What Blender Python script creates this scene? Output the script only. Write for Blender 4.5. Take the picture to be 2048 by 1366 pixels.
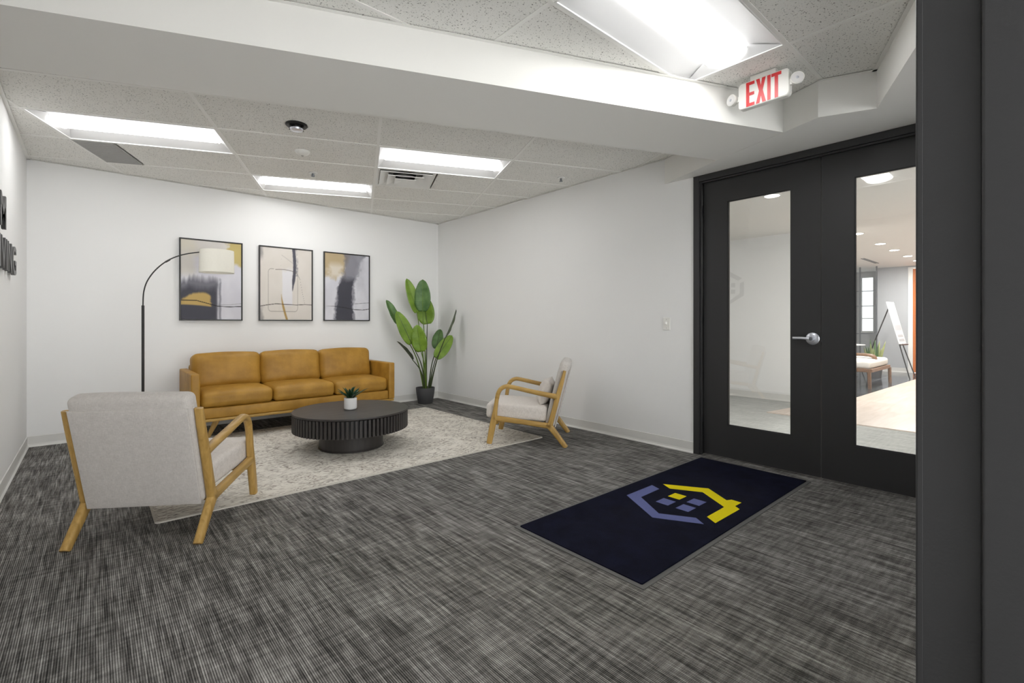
import bpy, bmesh, math, random
import numpy as np
from mathutils import Vector, Matrix
random.seed(7); RNG = np.random.default_rng(7)
for o in list(bpy.data.objects): bpy.data.objects.remove(o)
SC = bpy.context.scene
COL = SC.collection
PI = math.pi

# ------------------------------------------------------------------ camera, world, exposure
CAM_H = 1.1587; YAW = 0.7197; FPX = 956.274; HORIZON = 645.364
cd = bpy.data.cameras.new('camera'); cam = bpy.data.objects.new('camera', cd); COL.objects.link(cam)
cd.sensor_width = 36; cd.sensor_fit = 'HORIZONTAL'; cd.lens = FPX / 2048 * 36
cd.shift_y = -(683 - HORIZON) / 2048; cd.clip_start = .02
cam.location = (0, 0, CAM_H); cam.rotation_euler = (PI / 2, 0, -YAW)
SC.camera = cam
W = bpy.data.worlds.new('world'); SC.world = W; W.use_nodes = True
W.node_tree.nodes['Background'].inputs[0].default_value = (1, 1, 1, 1)
W.node_tree.nodes['Background'].inputs[1].default_value = 5.0
SC.view_settings.view_transform = 'Standard'; SC.view_settings.look = 'None'
SC.view_settings.gamma = 1; SC.view_settings.use_curve_mapping = False
SC.view_settings.exposure = 0.3
TROFFER = 10.8      # emission of the troffer lenses
HALL_W = 31.0       # watts of each hall downlight

ZC = 2.678          # suspended ceiling
ZS = 2.449          # underside of soffit
XL, XR, YB, YN = -.462, 4.009, 6.307, .1

# ------------------------------------------------------------------ materials
def lin(c): return tuple(((v / 255) / 12.92 if v / 255 <= .04045 else ((v / 255 + .055) / 1.055) ** 2.4) for v in c)
class NT:
    def __init__(s, name):
        s.m = bpy.data.materials.new(name); s.m.use_nodes = True; s.t = s.m.node_tree; s.n = s.t.nodes
        s.b = s.n['Principled BSDF']; s.out = s.n['Material Output']
    def node(s, typ, ins=None, **kw):
        n = s.n.new(typ)
        for k, v in kw.items(): setattr(n, k, v)
        for k, v in (ins or {}).items(): s.set(n.inputs[k], v)
        return n
    def set(s, sock, v):
        if hasattr(v, 'is_linked') or isinstance(v, bpy.types.NodeSocket): s.t.links.new(v, sock)
        else:
            if isinstance(v, tuple) and len(v) == 3 and sock.type == 'RGBA': v = v + (1,)
            sock.default_value = v
    def coord(s, scale=(1, 1, 1), rot=(0, 0, 0), loc=(0, 0, 0)):
        c = s.node('ShaderNodeTexCoord'); m = s.node('ShaderNodeMapping')
        s.set(m.inputs['Vector'], c.outputs['Object']); m.inputs['Scale'].default_value = scale
        m.inputs['Rotation'].default_value = rot; m.inputs['Location'].default_value = loc
        return m.outputs[0]
    def noise(s, vec, scale, detail=3, rough=.55, dist=0):
        return s.node('ShaderNodeTexNoise', {'Vector': vec, 'Scale': scale, 'Detail': detail, 'Roughness': rough, 'Distortion': dist}).outputs[0]
    def ramp(s, fac, stops):
        n = s.node('ShaderNodeValToRGB', {'Fac': fac}); e = n.color_ramp.elements
        while len(e) < len(stops): e.new(.5)
        for i, (p, c) in enumerate(stops):
            e[i].position = p; c = c if isinstance(c, tuple) else (c, c, c); e[i].color = c + (1,)
        return n.outputs[0]
    def mix(s, fac, a, b, mode='MIX'):
        n = s.node('ShaderNodeMix', data_type='RGBA', blend_type=mode)
        s.set(n.inputs[0], fac); s.set(n.inputs[6], a); s.set(n.inputs[7], b); return n.outputs[2]
    def math(s, op, a, b=0.0):
        n = s.node('ShaderNodeMath', operation=op); s.set(n.inputs[0], a); s.set(n.inputs[1], b); return n.outputs[0]
    def bump(s, hgt, strength=.3, dist=.01):
        n = s.node('ShaderNodeBump', {'Height': hgt, 'Strength': strength, 'Distance': dist}); s.set(s.b.inputs['Normal'], n.outputs[0])
    def base(s, c, rough=.6, spec=None, metal=0):
        s.set(s.b.inputs['Base Color'], c); s.b.inputs['Roughness'].default_value = rough; s.b.inputs['Metallic'].default_value = metal
        if spec is not None: s.b.inputs['Specular IOR Level'].default_value = spec
        return s
M = {}
def plain(key, rgb, rough=.5, spec=None, metal=0, var=.06, scale=12, bump=0, bscale=200):
    t = NT(key); c = lin(rgb)
    v = t.coord(); n = t.noise(v, scale, 4)
    a = tuple(max(0, x * (1 - var)) for x in c); b = tuple(min(1, x * (1 + var)) for x in c)
    t.base(t.mix(n, a, b), rough, spec, metal)
    if bump: t.bump(t.noise(v, bscale, 3), bump, .002)
    M[key] = t.m; return t.m
def emit(key, rgb, s):
    t = NT(key); e = t.node('ShaderNodeEmission', {'Color': tuple(rgb), 'Strength': s})
    t.t.links.new(e.outputs[0], t.out.inputs[0]); M[key] = t.m

plain('wall', (238, 238, 237), .75, .3, var=.012, scale=1.5, bump=.06, bscale=350)
plain('soffit', (238, 237, 233), .75, .3, var=.015, scale=1.5, bump=.05, bscale=350)
plain('baseboard', (222, 221, 217), .42, var=.01)
plain('grid', (240, 239, 235), .45, var=.01)
plain('white_metal', (238, 238, 236), .4, var=.01)
plain('reflector', (222, 222, 222), .45, var=.01)
plain('white_plastic', (236, 235, 230), .4, var=.02)
plain('black_paint', (46, 46, 47), .42, .45, var=.06, scale=6, bump=.12, bscale=260)
plain('jamb_paint', (36, 36, 37), .42, .4, var=.06, scale=6, bump=.12, bscale=260)
plain('black_metal', (30, 29, 28), .4, var=.05)
plain('black_plastic', (22, 21, 20), .45, var=.05)
plain('chrome', (214, 216, 224), .34, metal=.75, var=.02)
plain('charcoal_letter', (92, 92, 92), .4, var=.04, metal=.3)
plain('grey_logo', (66, 67, 70), .5, var=.04)
plain('red_letter', (214, 40, 44), .35, var=.06, scale=20)
plain('shade', (232, 229, 218), .9, .1, var=.03, scale=60, bump=.2, bscale=500)
plain('planter_grey', (74, 74, 76), .65, var=.05, bump=.1)
plain('white_ceramic', (222, 221, 220), .35, var=.02)
plain('soil', (38, 30, 24), .95, var=.3, scale=60, bump=.6, bscale=90)
plain('stem', (96, 124, 38), .5, var=.2, scale=15)
plain('stem_dark', (62, 74, 40), .5, var=.2, scale=15)
plain('mat_rubber', (96, 95, 93), .7, var=.05)
plain('mat_yellow', (226, 208, 22), .95, .1, var=.1, scale=160, bump=.7, bscale=420)
plain('mat_blue', (98, 104, 150), .95, .1, var=.18, scale=160, bump=.7, bscale=420)
plain('orange_door', (196, 108, 30), .3, var=.12, scale=3)
plain('hall_grey', (186, 189, 193), .7, .3, var=.02)
plain('navy_fabric', (28, 36, 78), .9, .2, var=.1)
plain('brass', (196, 150, 70), .3, metal=1)
plain('paper', (232, 234, 236), .6, var=.02)
plain('paper_grey', (190, 193, 197), .6, var=.06, scale=40)
plain('steel', (120, 123, 128), .35, metal=.8)
plain('boucle', (226, 224, 218), .95, .1, var=.06, scale=80, bump=.5, bscale=150)
emit('lens', (1, .995, .99), TROFFER)
emit('downlight_lens', (1, .98, .95), 30)
emit('window_sky', (.93, .97, 1), 1.6)
plain('vent_grey', (176, 175, 172), .6, var=.05)

def mk_carpet(key, dark, mid, light):
    t = NT(key)
    st = t.noise(t.coord((110, 4.5, 1)), 1.0, 4, .6)         # fine yarn runs
    s2 = t.noise(t.coord((34, 2.6, 1)), 1.0, 4, .6)          # wider runs
    cr = t.noise(t.coord((7, 42, 1)), 1.0, 4, .6)            # cross flecks
    pa = t.noise(t.coord((2.1, 1.5, 1)), 1.6, 5, .6)         # broad patches
    wv = t.node('ShaderNodeTexWave', {'Vector': t.coord(), 'Scale': 44.0, 'Distortion': .5, 'Detail': 1.0, 'Detail Scale': 3.0}, wave_type='BANDS', bands_direction='X', wave_profile='SIN').outputs[1]
    f = t.math('ADD', t.math('MULTIPLY', st, .50), t.math('MULTIPLY', s2, .34))
    f = t.math('ADD', f, t.math('MULTIPLY', cr, .26)); f = t.math('ADD', f, t.math('MULTIPLY', pa, .16))
    f = t.math('ADD', f, t.math('MULTIPLY', t.math('SUBTRACT', wv, .5), .17))
    f = t.math('ADD', f, t.math('MULTIPLY', t.math('SUBTRACT', t.noise(t.coord(), 420, 2), .5), .16))
    t.base(t.ramp(f, [(.46, lin(dark)), (.64, lin(mid)), (.84, lin(light))]), .95, .12)
    t.bump(t.math('ADD', f, t.math('MULTIPLY', wv, .6)), .5, .004)
    M[key] = t.m
mk_carpet('carpet', (40, 39, 38), (106, 104, 101), (192, 190, 186))
mk_carpet('hall_carpet', (158, 160, 158), (190, 192, 189), (216, 217, 214))

def mk_tile():
    t = NT('ceiling_tile'); v = t.coord()
    sp = t.noise(v, 112, 2, .5); sp2 = t.noise(v, 260, 2)
    pits = t.math('MULTIPLY', t.ramp(sp, [(.32, 1.0), (.38, 0.0)]), .8)
    c = t.mix(t.noise(v, 3, 3), lin((234, 233, 228)), lin((242, 241, 237)))
    c = t.mix(pits, c, lin((110, 108, 104)))
    c = t.mix(t.math('MULTIPLY', t.ramp(sp2, [(.30, 1.0), (.38, 0.0)]), .5), c, lin((150, 148, 144)))
    t.base(c, .95, .1); t.bump(t.math('SUBTRACT', 1.0, pits), .3, .003); M['tile'] = t.m
mk_tile()
def mk_wood(key, a, b, rough=.42, axis='Z', sc=1.0):
    t = NT(key); s = {'X': (2, 22, 22), 'Y': (22, 2, 22), 'Z': (22, 22, 2)}[axis]
    n = t.noise(t.coord(tuple(x * sc for x in s)), 1.6, 4, .6, .8)
    t.base(t.ramp(n, [(.3, lin(a)), (.7, lin(b))]), rough); t.bump(n, .08, .002); M[key] = t.m
mk_wood('oak', (156, 122, 60), (192, 156, 90))
mk_wood('oak_y', (156, 122, 60), (192, 156, 90), axis='Y')
mk_wood('oak_x', (152, 118, 50), (188, 150, 76), axis='X')
mk_wood('walnut', (98, 70, 48), (140, 106, 78), axis='X')
mk_wood('ebony', (38, 35, 34), (58, 54, 52), .45, 'X', .6)
mk_wood('ebony_z', (40, 37, 36), (56, 52, 50), .45, 'Z', .6)
mk_wood('wood_floor', (204, 187, 172), (228, 214, 203), .35, 'X', .35)
def mk_leather():
    t = NT('leather'); v = t.coord()
    n = t.noise(v, 5, 5, .6); f = t.noise(v, 260, 3); w = t.noise(t.coord((2, 9, 6)), 1.5, 4, .6, .6)
    c = t.ramp(n, [(.3, lin((144, 104, 32))), (.7, lin((180, 136, 54)))])
    t.base(c, .48, .4); t.bump(t.math('ADD', t.math('MULTIPLY', f, .25), w), .16, .012); M['leather'] = t.m
mk_leather()
def mk_fabric(key, a, b):
    t = NT(key); v = t.coord()
    w1 = t.noise(t.coord((600, 60, 60)), 1, 2); w2 = t.noise(t.coord((60, 600, 600)), 1, 2)
    f = t.math('ADD', t.math('MULTIPLY', w1, .5), t.math('MULTIPLY', w2, .5))
    f = t.math('ADD', t.math('MULTIPLY', f, .8), t.math('MULTIPLY', t.noise(v, 40, 3), .2))
    t.base(t.ramp(f, [(.35, lin(a)), (.65, lin(b))]), .95, .12); t.bump(f, .25, .002)
    t.b.inputs['Sheen Weight'].default_value = .15; M[key] = t.m
mk_fabric('linen', (178, 173, 168), (206, 201, 196))
mk_fabric('linen_seat', (196, 189, 182), (222, 216, 210))
def mk_rug():
    t = NT('rug'); v = t.coord()
    dist = t.node('ShaderNodeTexNoise', {'Vector': v, 'Scale': 4.5, 'Detail': 3.0}).outputs[1]
    vv = t.node('ShaderNodeVectorMath', {0: v}, operation='ADD')
    sc = t.node('ShaderNodeVectorMath', {0: dist}, operation='SCALE'); sc.inputs[3].default_value = .30
    t.t.links.new(sc.outputs[0], vv.inputs[1])
    rings = t.node('ShaderNodeTexVoronoi', {'Vector': vv.outputs[0], 'Scale': 3.6}, feature='F1').outputs[0]
    ln = t.math('ABSOLUTE', t.math('SINE', t.math('MULTIPLY', rings, 30.0)))
    b = t.ramp(ln, [(.25, 1.0), (.7, 0.0)])                                              # faded scrolls
    dash = t.ramp(t.noise(t.coord((20, 62, 1)), 1, 4, .6, .5), [(.45, 0.0), (.55, 1.0)])   # worn dashes
    wear2 = t.ramp(t.noise(v, 5.5, 5, .7), [(.36, 0.0), (.54, 1.0)])
    pat = t.math('MULTIPLY', t.math('MULTIPLY', dash, t.math('ADD', t.math('MULTIPLY', b, .75), .40)), wear2)
    tone = t.mix(t.noise(v, 2.6, 3), lin((140, 120, 108)), lin((122, 121, 116)))
    ground = t.mix(t.noise(v, 7, 5, .65), lin((206, 201, 190)), lin((236, 232, 223)))
    c = t.mix(t.math('MINIMUM', t.math('MULTIPLY', pat, 1.1), .85), ground, tone)
    t.base(c, .95, .1); t.bump(t.noise(v, 300, 2), .3, .003); M['rug'] = t.m
mk_rug()
plain('rug_edge', (196, 192, 182), .95, .1)
def mk_mat():
    t = NT('mat_navy'); v = t.coord(); n = t.noise(v, 6, 6, .7); f = t.noise(v, 420, 2)
    c = t.ramp(n, [(.35, lin((7, 8, 17))), (.75, lin((22, 24, 42)))])
    t.base(t.mix(t.math('MULTIPLY', f, .35), c, lin((22, 25, 52))), .95, .1); t.bump(f, .6, .003); M['mat_navy'] = t.m
mk_mat()
def mk_leaf(key, a, b, rib=.0):
    t = NT(key); n = t.noise(t.coord(), 9, 4)
    t.base(t.ramp(n, [(.3, lin(a)), (.7, lin(b))]), .38, .5)
    w = t.node('ShaderNodeTexWave', {'Vector': t.coord((1, 1, 1)), 'Scale': 22.0, 'Distortion': .5}, bands_direction='Z').outputs[1]
    t.bump(w, .25, .004); M[key] = t.m
mk_leaf('leaf', (98, 132, 34), (128, 160, 54)); mk_leaf('leaf_dark', (62, 98, 46), (98, 132, 74)); mk_leaf('leaf_back', (62, 72, 52), (84, 92, 70))
mk_leaf('leaf_small', (22, 52, 30), (52, 86, 52)); mk_leaf('leaf_pale', (118, 134, 70), (176, 180, 120))
def mk_darktile():
    t = NT('hall_tile'); v = t.coord()
    br = t.node('ShaderNodeTexBrick', {'Vector': v, 'Color1': lin((58, 62, 68)), 'Color2': lin((66, 70, 76)), 'Mortar': lin((150, 152, 154)), 'Scale': 1.0, 'Mortar Size': .012, 'Brick Width': .6, 'Row Height': .6}, offset=0).outputs[0]
    t.base(br, .12); M['hall_tile'] = t.m
mk_darktile()
def mk_glass():
    t = NT('glass'); fr = t.node('ShaderNodeFresnel', {'IOR': 1.85}).outputs[0]
    tr = t.node('ShaderNodeBsdfTransparent', {'Color': (.985, .99, .985)}); gl = t.node('ShaderNodeBsdfGlossy', {'Roughness': 0.0})
    mx = t.node('ShaderNodeMixShader', {0: fr}); t.t.links.new(tr.outputs[0], mx.inputs[1]); t.t.links.new(gl.outputs[0], mx.inputs[2])
    t.t.links.new(mx.outputs[0], t.out.inputs[0]); M['glass'] = t.m
mk_glass()
def mk_print():
    t = NT('art_print'); a = t.node('ShaderNodeVertexColor', layer_name='Col').outputs[0]
    t.base(a, .55, .3); t.bump(t.noise(t.coord(), 350, 2), .12, .002); M['art'] = t.m
mk_print()

# ------------------------------------------------------------------ mesh helpers
def mesh(bm, name):
    bmesh.ops.recalc_face_normals(bm, faces=bm.faces); me = bpy.data.meshes.new(name); bm.to_mesh(me); bm.free(); return me
def obj(name, src, mat, parent=None, smooth=False, loc=None, rot=None):
    me = mesh(src, name) if isinstance(src, bmesh.types.BMesh) else src
    if mat and not me.materials: me.materials.append(M[mat])
    o = bpy.data.objects.new(name, me); COL.objects.link(o)
    if parent: o.parent = parent
    if loc is not None: o.location = loc
    if rot is not None: o.rotation_euler = rot
    if smooth:
        me.polygons.foreach_set('use_smooth', [True] * len(me.polygons))
        if smooth != 'all':
            md = o.modifiers.new('edge_split', 'EDGE_SPLIT'); md.split_angle = math.radians(38)
    return o
def tag(o, label, cat, group=None, kind=None):
    o['label'] = label
    if cat: o['category'] = cat
    if group: o['group'] = group
    if kind: o['kind'] = kind
    return o
def thing(name, label, cat, loc=(0, 0, 0), rz=0, group=None):
    o = bpy.data.objects.new(name, None); COL.objects.link(o); o.empty_display_size = .1
    o.location = loc; o.rotation_euler = (0, 0, rz); return tag(o, label, cat, group)
def struct(name, src, mat, label, cat='room'):
    return tag(obj(name, src, mat), label, cat, kind='structure')
def box(lo, hi, bm=None, bev=0, seg=2):
    bm = bm or bmesh.new(); b2 = bmesh.new()
    v = [b2.verts.new((x, y, z)) for x in (lo[0], hi[0]) for y in (lo[1], hi[1]) for z in (lo[2], hi[2])]
    for f in ((0, 1, 3, 2), (4, 6, 7, 5), (0, 4, 5, 1), (2, 3, 7, 6), (0, 2, 6, 4), (1, 5, 7, 3)): b2.faces.new([v[i] for i in f])
    if bev: bmesh.ops.bevel(b2, geom=b2.edges[:], offset=bev, segments=seg, affect='EDGES', profile=.5)
    return join(bm, b2)
def join(bm, b2):
    me = bpy.data.meshes.new('t'); b2.to_mesh(me); b2.free(); bm.from_mesh(me); bpy.data.meshes.remove(me); return bm
def xf(bm, mtx): bmesh.ops.transform(bm, matrix=mtx, verts=bm.verts[:]); return bm
def prism(poly, z0, z1, bm=None, axes=None):
    """poly of (a,b) extruded from z0 to z1; axes maps (a,b,c)->xyz"""
    bm = bm or bmesh.new(); f = axes or (lambda a, b, c: (a, b, c)); n = len(poly)
    lo = [bm.verts.new(f(a, b, z0)) for a, b in poly]; hi = [bm.verts.new(f(a, b, z1)) for a, b in poly]
    bm.faces.new(lo[::-1]); bm.faces.new(hi)
    for i in range(n): bm.faces.new((lo[i], lo[(i + 1) % n], hi[(i + 1) % n], hi[i]))
    return bm
def lathe(prof, n=32, bm=None, c=(0, 0, 0), closed=False):
    bm = bm or bmesh.new(); rings = []
    for r, z in prof:
        if r < 1e-5: rings.append([bm.verts.new((c[0], c[1], c[2] + z))])
        else: rings.append([bm.verts.new((c[0] + r * math.cos(2 * PI * i / n), c[1] + r * math.sin(2 * PI * i / n), c[2] + z)) for i in range(n)])
    prs = list(zip(rings, rings[1:])) + ([(rings[-1], rings[0])] if closed else [])
    for a, b in prs:
        for i in range(n):
            j = (i + 1) % n
            if len(a) == 1 and len(b) == 1: continue
            if len(a) == 1: bm.faces.new((a[0], b[i], b[j]))
            elif len(b) == 1: bm.faces.new((a[i], b[0], a[j]))
            else: bm.faces.new((a[i], b[i], b[j], a[j]))
    return bm
def catmull(P, n=6):
    P = [Vector(p) for p in P]; out = []
    for i in range(len(P) - 1):
        p0 = P[max(i - 1, 0)]; p1 = P[i]; p2 = P[i + 1]; p3 = P[min(i + 2, len(P) - 1)]
        for k in range(n):
            t = k / n; out.append(.5 * ((2 * p1) + (-p0 + p2) * t + (2 * p0 - 5 * p1 + 4 * p2 - p3) * t * t + (-p0 + 3 * p1 - 3 * p2 + p3) * t ** 3))
    out.append(P[-1]); return out
def tube(path, rad, n=10, bm=None, cap=True):
    bm = bm or bmesh.new(); path = [Vector(p) for p in path]; m = len(path)
    rad = rad if isinstance(rad, (list, tuple)) else [rad] * m
    up = None; rings = []
    for i, p in enumerate(path):
        t = (path[min(i + 1, m - 1)] - path[max(i - 1, 0)]).normalized()
        if up is None: up = t.orthogonal().normalized()
        up = (up - t * up.dot(t)).normalized(); s = t.cross(up)
        r = rad[i] if len(rad) == m else rad[0] + (rad[-1] - rad[0]) * i / (m - 1)
        rings.append([bm.verts.new(p + (up * math.cos(2 * PI * k / n) + s * math.sin(2 * PI * k / n)) * r) for k in range(n)])
    for a, b in zip(rings, rings[1:]):
        for k in range(n): bm.faces.new((a[k], b[k], b[(k + 1) % n], a[(k + 1) % n]))
    if cap: bm.faces.new(rings[0][::-1]); bm.faces.new(rings[-1])
    return bm
def rsec(hx, hy, r, k=3):
    out = []
    for cx, cy, a0 in ((1, 1, 0), (-1, 1, PI / 2), (-1, -1, PI), (1, -1, 1.5 * PI)):
        for i in range(k + 1):
            a = a0 + PI / 2 * i / k; out.append((cx * (hx - r) + r * math.cos(a), cy * (hy - r) + r * math.sin(a)))
    return out
def sweep(path, widths, thick, lat, rfrac=.35):
    """bar along a planar path; lat = lateral axis (thickness); widths in plane; ends capped"""
    bm = bmesh.new(); path = [Vector(p) for p in path]; lat = Vector(lat); m = len(path); rings = []
    for i, p in enumerate(path):
        t = (path[min(i + 1, m - 1)] - path[max(i - 1, 0)]).normalized(); nn = lat.cross(t).normalized()
        w = widths[i] if isinstance(widths, (list, tuple)) else widths
        th = thick[i] if isinstance(thick, (list, tuple)) else thick
        rings.append([bm.verts.new(p + lat * a + nn * b) for a, b in rsec(th / 2, w / 2, min(th, w) * rfrac)])
    n = len(rings[0])
    for a, b in zip(rings, rings[1:]):
        for k in range(n): bm.faces.new((a[k], b[k], b[(k + 1) % n], a[(k + 1) % n]))
    bm.faces.new(rings[0][::-1]); bm.faces.new(rings[-1]); return bm
def soft(size, r, puff=(0, 0, 0), mid=8, k=4, wob=0):
    """rounded, slightly puffed box centred on the origin"""
    bm = bmesh.new(); h = [s / 2 for s in size]; rr = [min(r, x * .98) for x in h]
    ax = []
    for d in range(3):
        c = [-h[d] + rr[d] * (1 - math.cos(PI / 2 * i / k)) for i in range(k + 1)]
        a = c + [(-h[d] + rr[d]) + (2 * h[d] - 2 * rr[d]) * j / mid for j in range(1, mid)] + [-x for x in c[::-1]]
        ax.append(a)
    vs = {}
    def V(i, j, l):
        key = (i, j, l)
        if key in vs: return vs[key]
        p = [ax[0][i], ax[1][j], ax[2][l]]; rm = min(rr)
        c = [max(-(h[d] - rm), min(h[d] - rm, p[d])) for d in range(3)]; dv = Vector(p) - Vector(c)
        if dv.length > 1e-9: q = Vector(c) + dv.normalized() * rm
        else: q = Vector(p)
        u = [max(-1, min(1, q[d] / h[d])) for d in range(3)]
        for d in range(3):
            e, g = [x for x in range(3) if x != d]
            q[d] += puff[d] * u[d] * (1 - u[e] ** 4) * (1 - u[g] ** 4)
        if wob:
            q += Vector((math.sin(q.y * 23 + q.z * 17), math.sin(q.x * 19 + q.z * 29 + 1), math.sin(q.x * 13 + q.y * 21 + 2))) * wob
        vs[key] = bm.verts.new(q); return vs[key]
    n = [len(a) for a in ax]
    def quad(*k4):
        f = [V(*q) for q in k4]
        if len(set(f)) >= 3:
            try: bm.faces.new(f)
            except ValueError: pass
    for i in range(n[0] - 1):
        for j in range(n[1] - 1):
            for l in (0, n[2] - 1): quad((i, j, l), (i + 1, j, l), (i + 1, j + 1, l), (i, j + 1, l))
    for i in range(n[0] - 1):
        for l in range(n[2] - 1):
            for j in (0, n[1] - 1): quad((i, j, l), (i + 1, j, l), (i + 1, j, l + 1), (i, j, l + 1))
    for j in range(n[1] - 1):
        for l in range(n[2] - 1):
            for i in (0, n[0] - 1): quad((i, j, l), (i, j + 1, l), (i, j + 1, l + 1), (i, j, l + 1))
    bmesh.ops.remove_doubles(bm, verts=bm.verts[:], dist=1e-5); return bm
def clip(poly, region):
    """Sutherland-Hodgman, region convex counter-clockwise"""
    out = poly[:]
    for i in range(len(region)):
        a, b = region[i], region[(i + 1) % len(region)]; inp = out; out = []
        side = lambda p: (b[0] - a[0]) * (p[1] - a[1]) - (b[1] - a[1]) * (p[0] - a[0])
        for k in range(len(inp)):
            p, q = inp[k], inp[(k + 1) % len(inp)]; sp, sq = side(p), side(q)
            if sp >= 0: out.append(p)
            if sp * sq < 0:
                t = sp / (sp - sq); out.append((p[0] + (q[0] - p[0]) * t, p[1] + (q[1] - p[1]) * t))
        if len(out) < 3: return []
    return out
def area(p): return abs(sum(p[i][0] * p[(i + 1) % len(p)][1] - p[(i + 1) % len(p)][0] * p[i][1] for i in range(len(p)))) / 2

# ------------------------------------------------------------------ room shell
struct('floor', prism([(XL - .1, -1.6), (XR + .1, -1.6), (XR + .1, YB + .1), (XL - .1, YB + .1)], -.12, 0), 'carpet', 'charcoal grey streaked carpet across the reception floor', 'floor')
struct('wall_left', box((XL - .12, -1.6, 0), (XL, YB + .1, ZC + .06)), 'wall', 'white painted wall at left carrying raised dark lettering', 'wall')
struct('wall_back', box((XL, YB, 0), (XR + .15, YB + .12, ZC + .06)), 'wall', 'white back wall behind the sofa and three pictures', 'wall')
DY0, DY1, DZ = .155, 2.127, 2.448
bm = box((XR, DY1, 0), (XR + .15, YB, ZC + .06)); box((XR, DY0, DZ), (XR + .15, DY1, ZC + .06), bm); box((XR, -.6, 0), (XR + .15, DY0, ZC + .06), bm)
struct('wall_right', bm, 'wall', 'white wall at right holding the light switch and the black doors', 'wall')
JX = .70
WX0, WX1, WZ0, WZ1 = 1.0, 3.85, .35, 2.40  # opening for the added window, cut to let fill light in
bm = box((JX + .05, -.05, 0), (WX0, YN, ZC + .06)); box((WX1, -.05, 0), (XR, YN, ZC + .06), bm); box((WX0, -.05, 0), (WX1, YN, WZ0), bm); box((WX0, -.05, WZ1), (WX1, YN, ZC + .06), bm); box((XL, -.05, 0), (-.44, YN, ZC + .06), bm); box((-.44, -.05, 2.45), (JX + .05, YN, ZC + .06), bm)
struct('wall_front', bm, 'wall', 'white wall around the doorway in the foreground', 'wall')
w = tag(bpy.data.objects.new('window_3', None), 'black framed interior window in the wall beside the foreground jamb', 'window', kind='structure'); COL.objects.link(w); w.location = (WX0, 0, WZ0)  # added out of view so background light reaches the black doors
for k in range(2):
    a = (WX1 - WX0) / 2 * k; b = a + (WX1 - WX0) / 2
    obj('glass_pane', box((a + .02, .018, .02), (b - .02, .024, WZ1 - WZ0 - .02)), 'glass', w)
for n, lo, hi in (('mullion', (-.0, -.055, 0), (.03, .105, WZ1 - WZ0)), ('mullion', ((WX1 - WX0) / 2 - .02, -.02, .03), ((WX1 - WX0) / 2 + .02, .07, WZ1 - WZ0 - .03)), ('mullion', (WX1 - WX0 - .03, -.055, 0), (WX1 - WX0, .105, WZ1 - WZ0)), ('window_sill', (.03, -.055, 0), (WX1 - WX0 - .03, .105, .03)), ('window_head', (.03, -.055, WZ1 - WZ0 - .03), (WX1 - WX0 - .03, .105, WZ1 - WZ0))):
    obj(n, box(lo, hi, None, .003), 'black_paint', w)
def cove(name, a, b, n, label):
    """vinyl cove base along a->b, n = inward normal"""
    a = Vector(a); b = Vector(b); n = Vector(n)
    prof = [(0, 0), (.016, 0), (.0155, .006), (.008, .016), (.005, .03), (.005, .098), (.002, .101), (0, .101)]
    bm = bmesh.new(); L = [bm.verts.new((*(a + n * d), z)) for d, z in prof]; R = [bm.verts.new((*(b + n * d), z)) for d, z in prof]
    for i in range(len(prof)): bm.faces.new((L[i], L[(i + 1) % len(prof)], R[(i + 1) % len(prof)], R[i]))
    bm.faces.new(L); bm.faces.new(R[::-1]); struct(name, bm, 'baseboard', label, 'baseboard')
cove('baseboard_back', (XL, YB), (XR, YB), (0, -1), 'off-white vinyl baseboard along the wall behind the sofa')
cove('baseboard_left', (XL, YN), (XL, YB), (1, 0), 'off-white vinyl baseboard along the wall with lettering')
cove('baseboard_right', (XR, DY1), (XR, YB), (-1, 0), 'off-white vinyl baseboard between black door frame and plant corner')

# soffit
BEAM = [(XL, 2.903), (3.52, 1.227), (3.733, 1.785), (XL, 3.570)]
BULK = [(XR, 2.415), (3.733, 1.785), (3.52, 1.227), (3.428, .992), (3.549, .717), (2.863, .423), (2.11, YN), (XR, YN)]
struct('ceiling_soffit', prism(BEAM, ZS + .0015, ZC), 'soffit', 'white drywall soffit beam crossing the ceiling diagonally', 'soffit')
struct('ceiling_bulkhead', prism(BULK, ZS, ZC), 'soffit', 'white angular drywall bulkhead above the black double doors', 'soffit')

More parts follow.
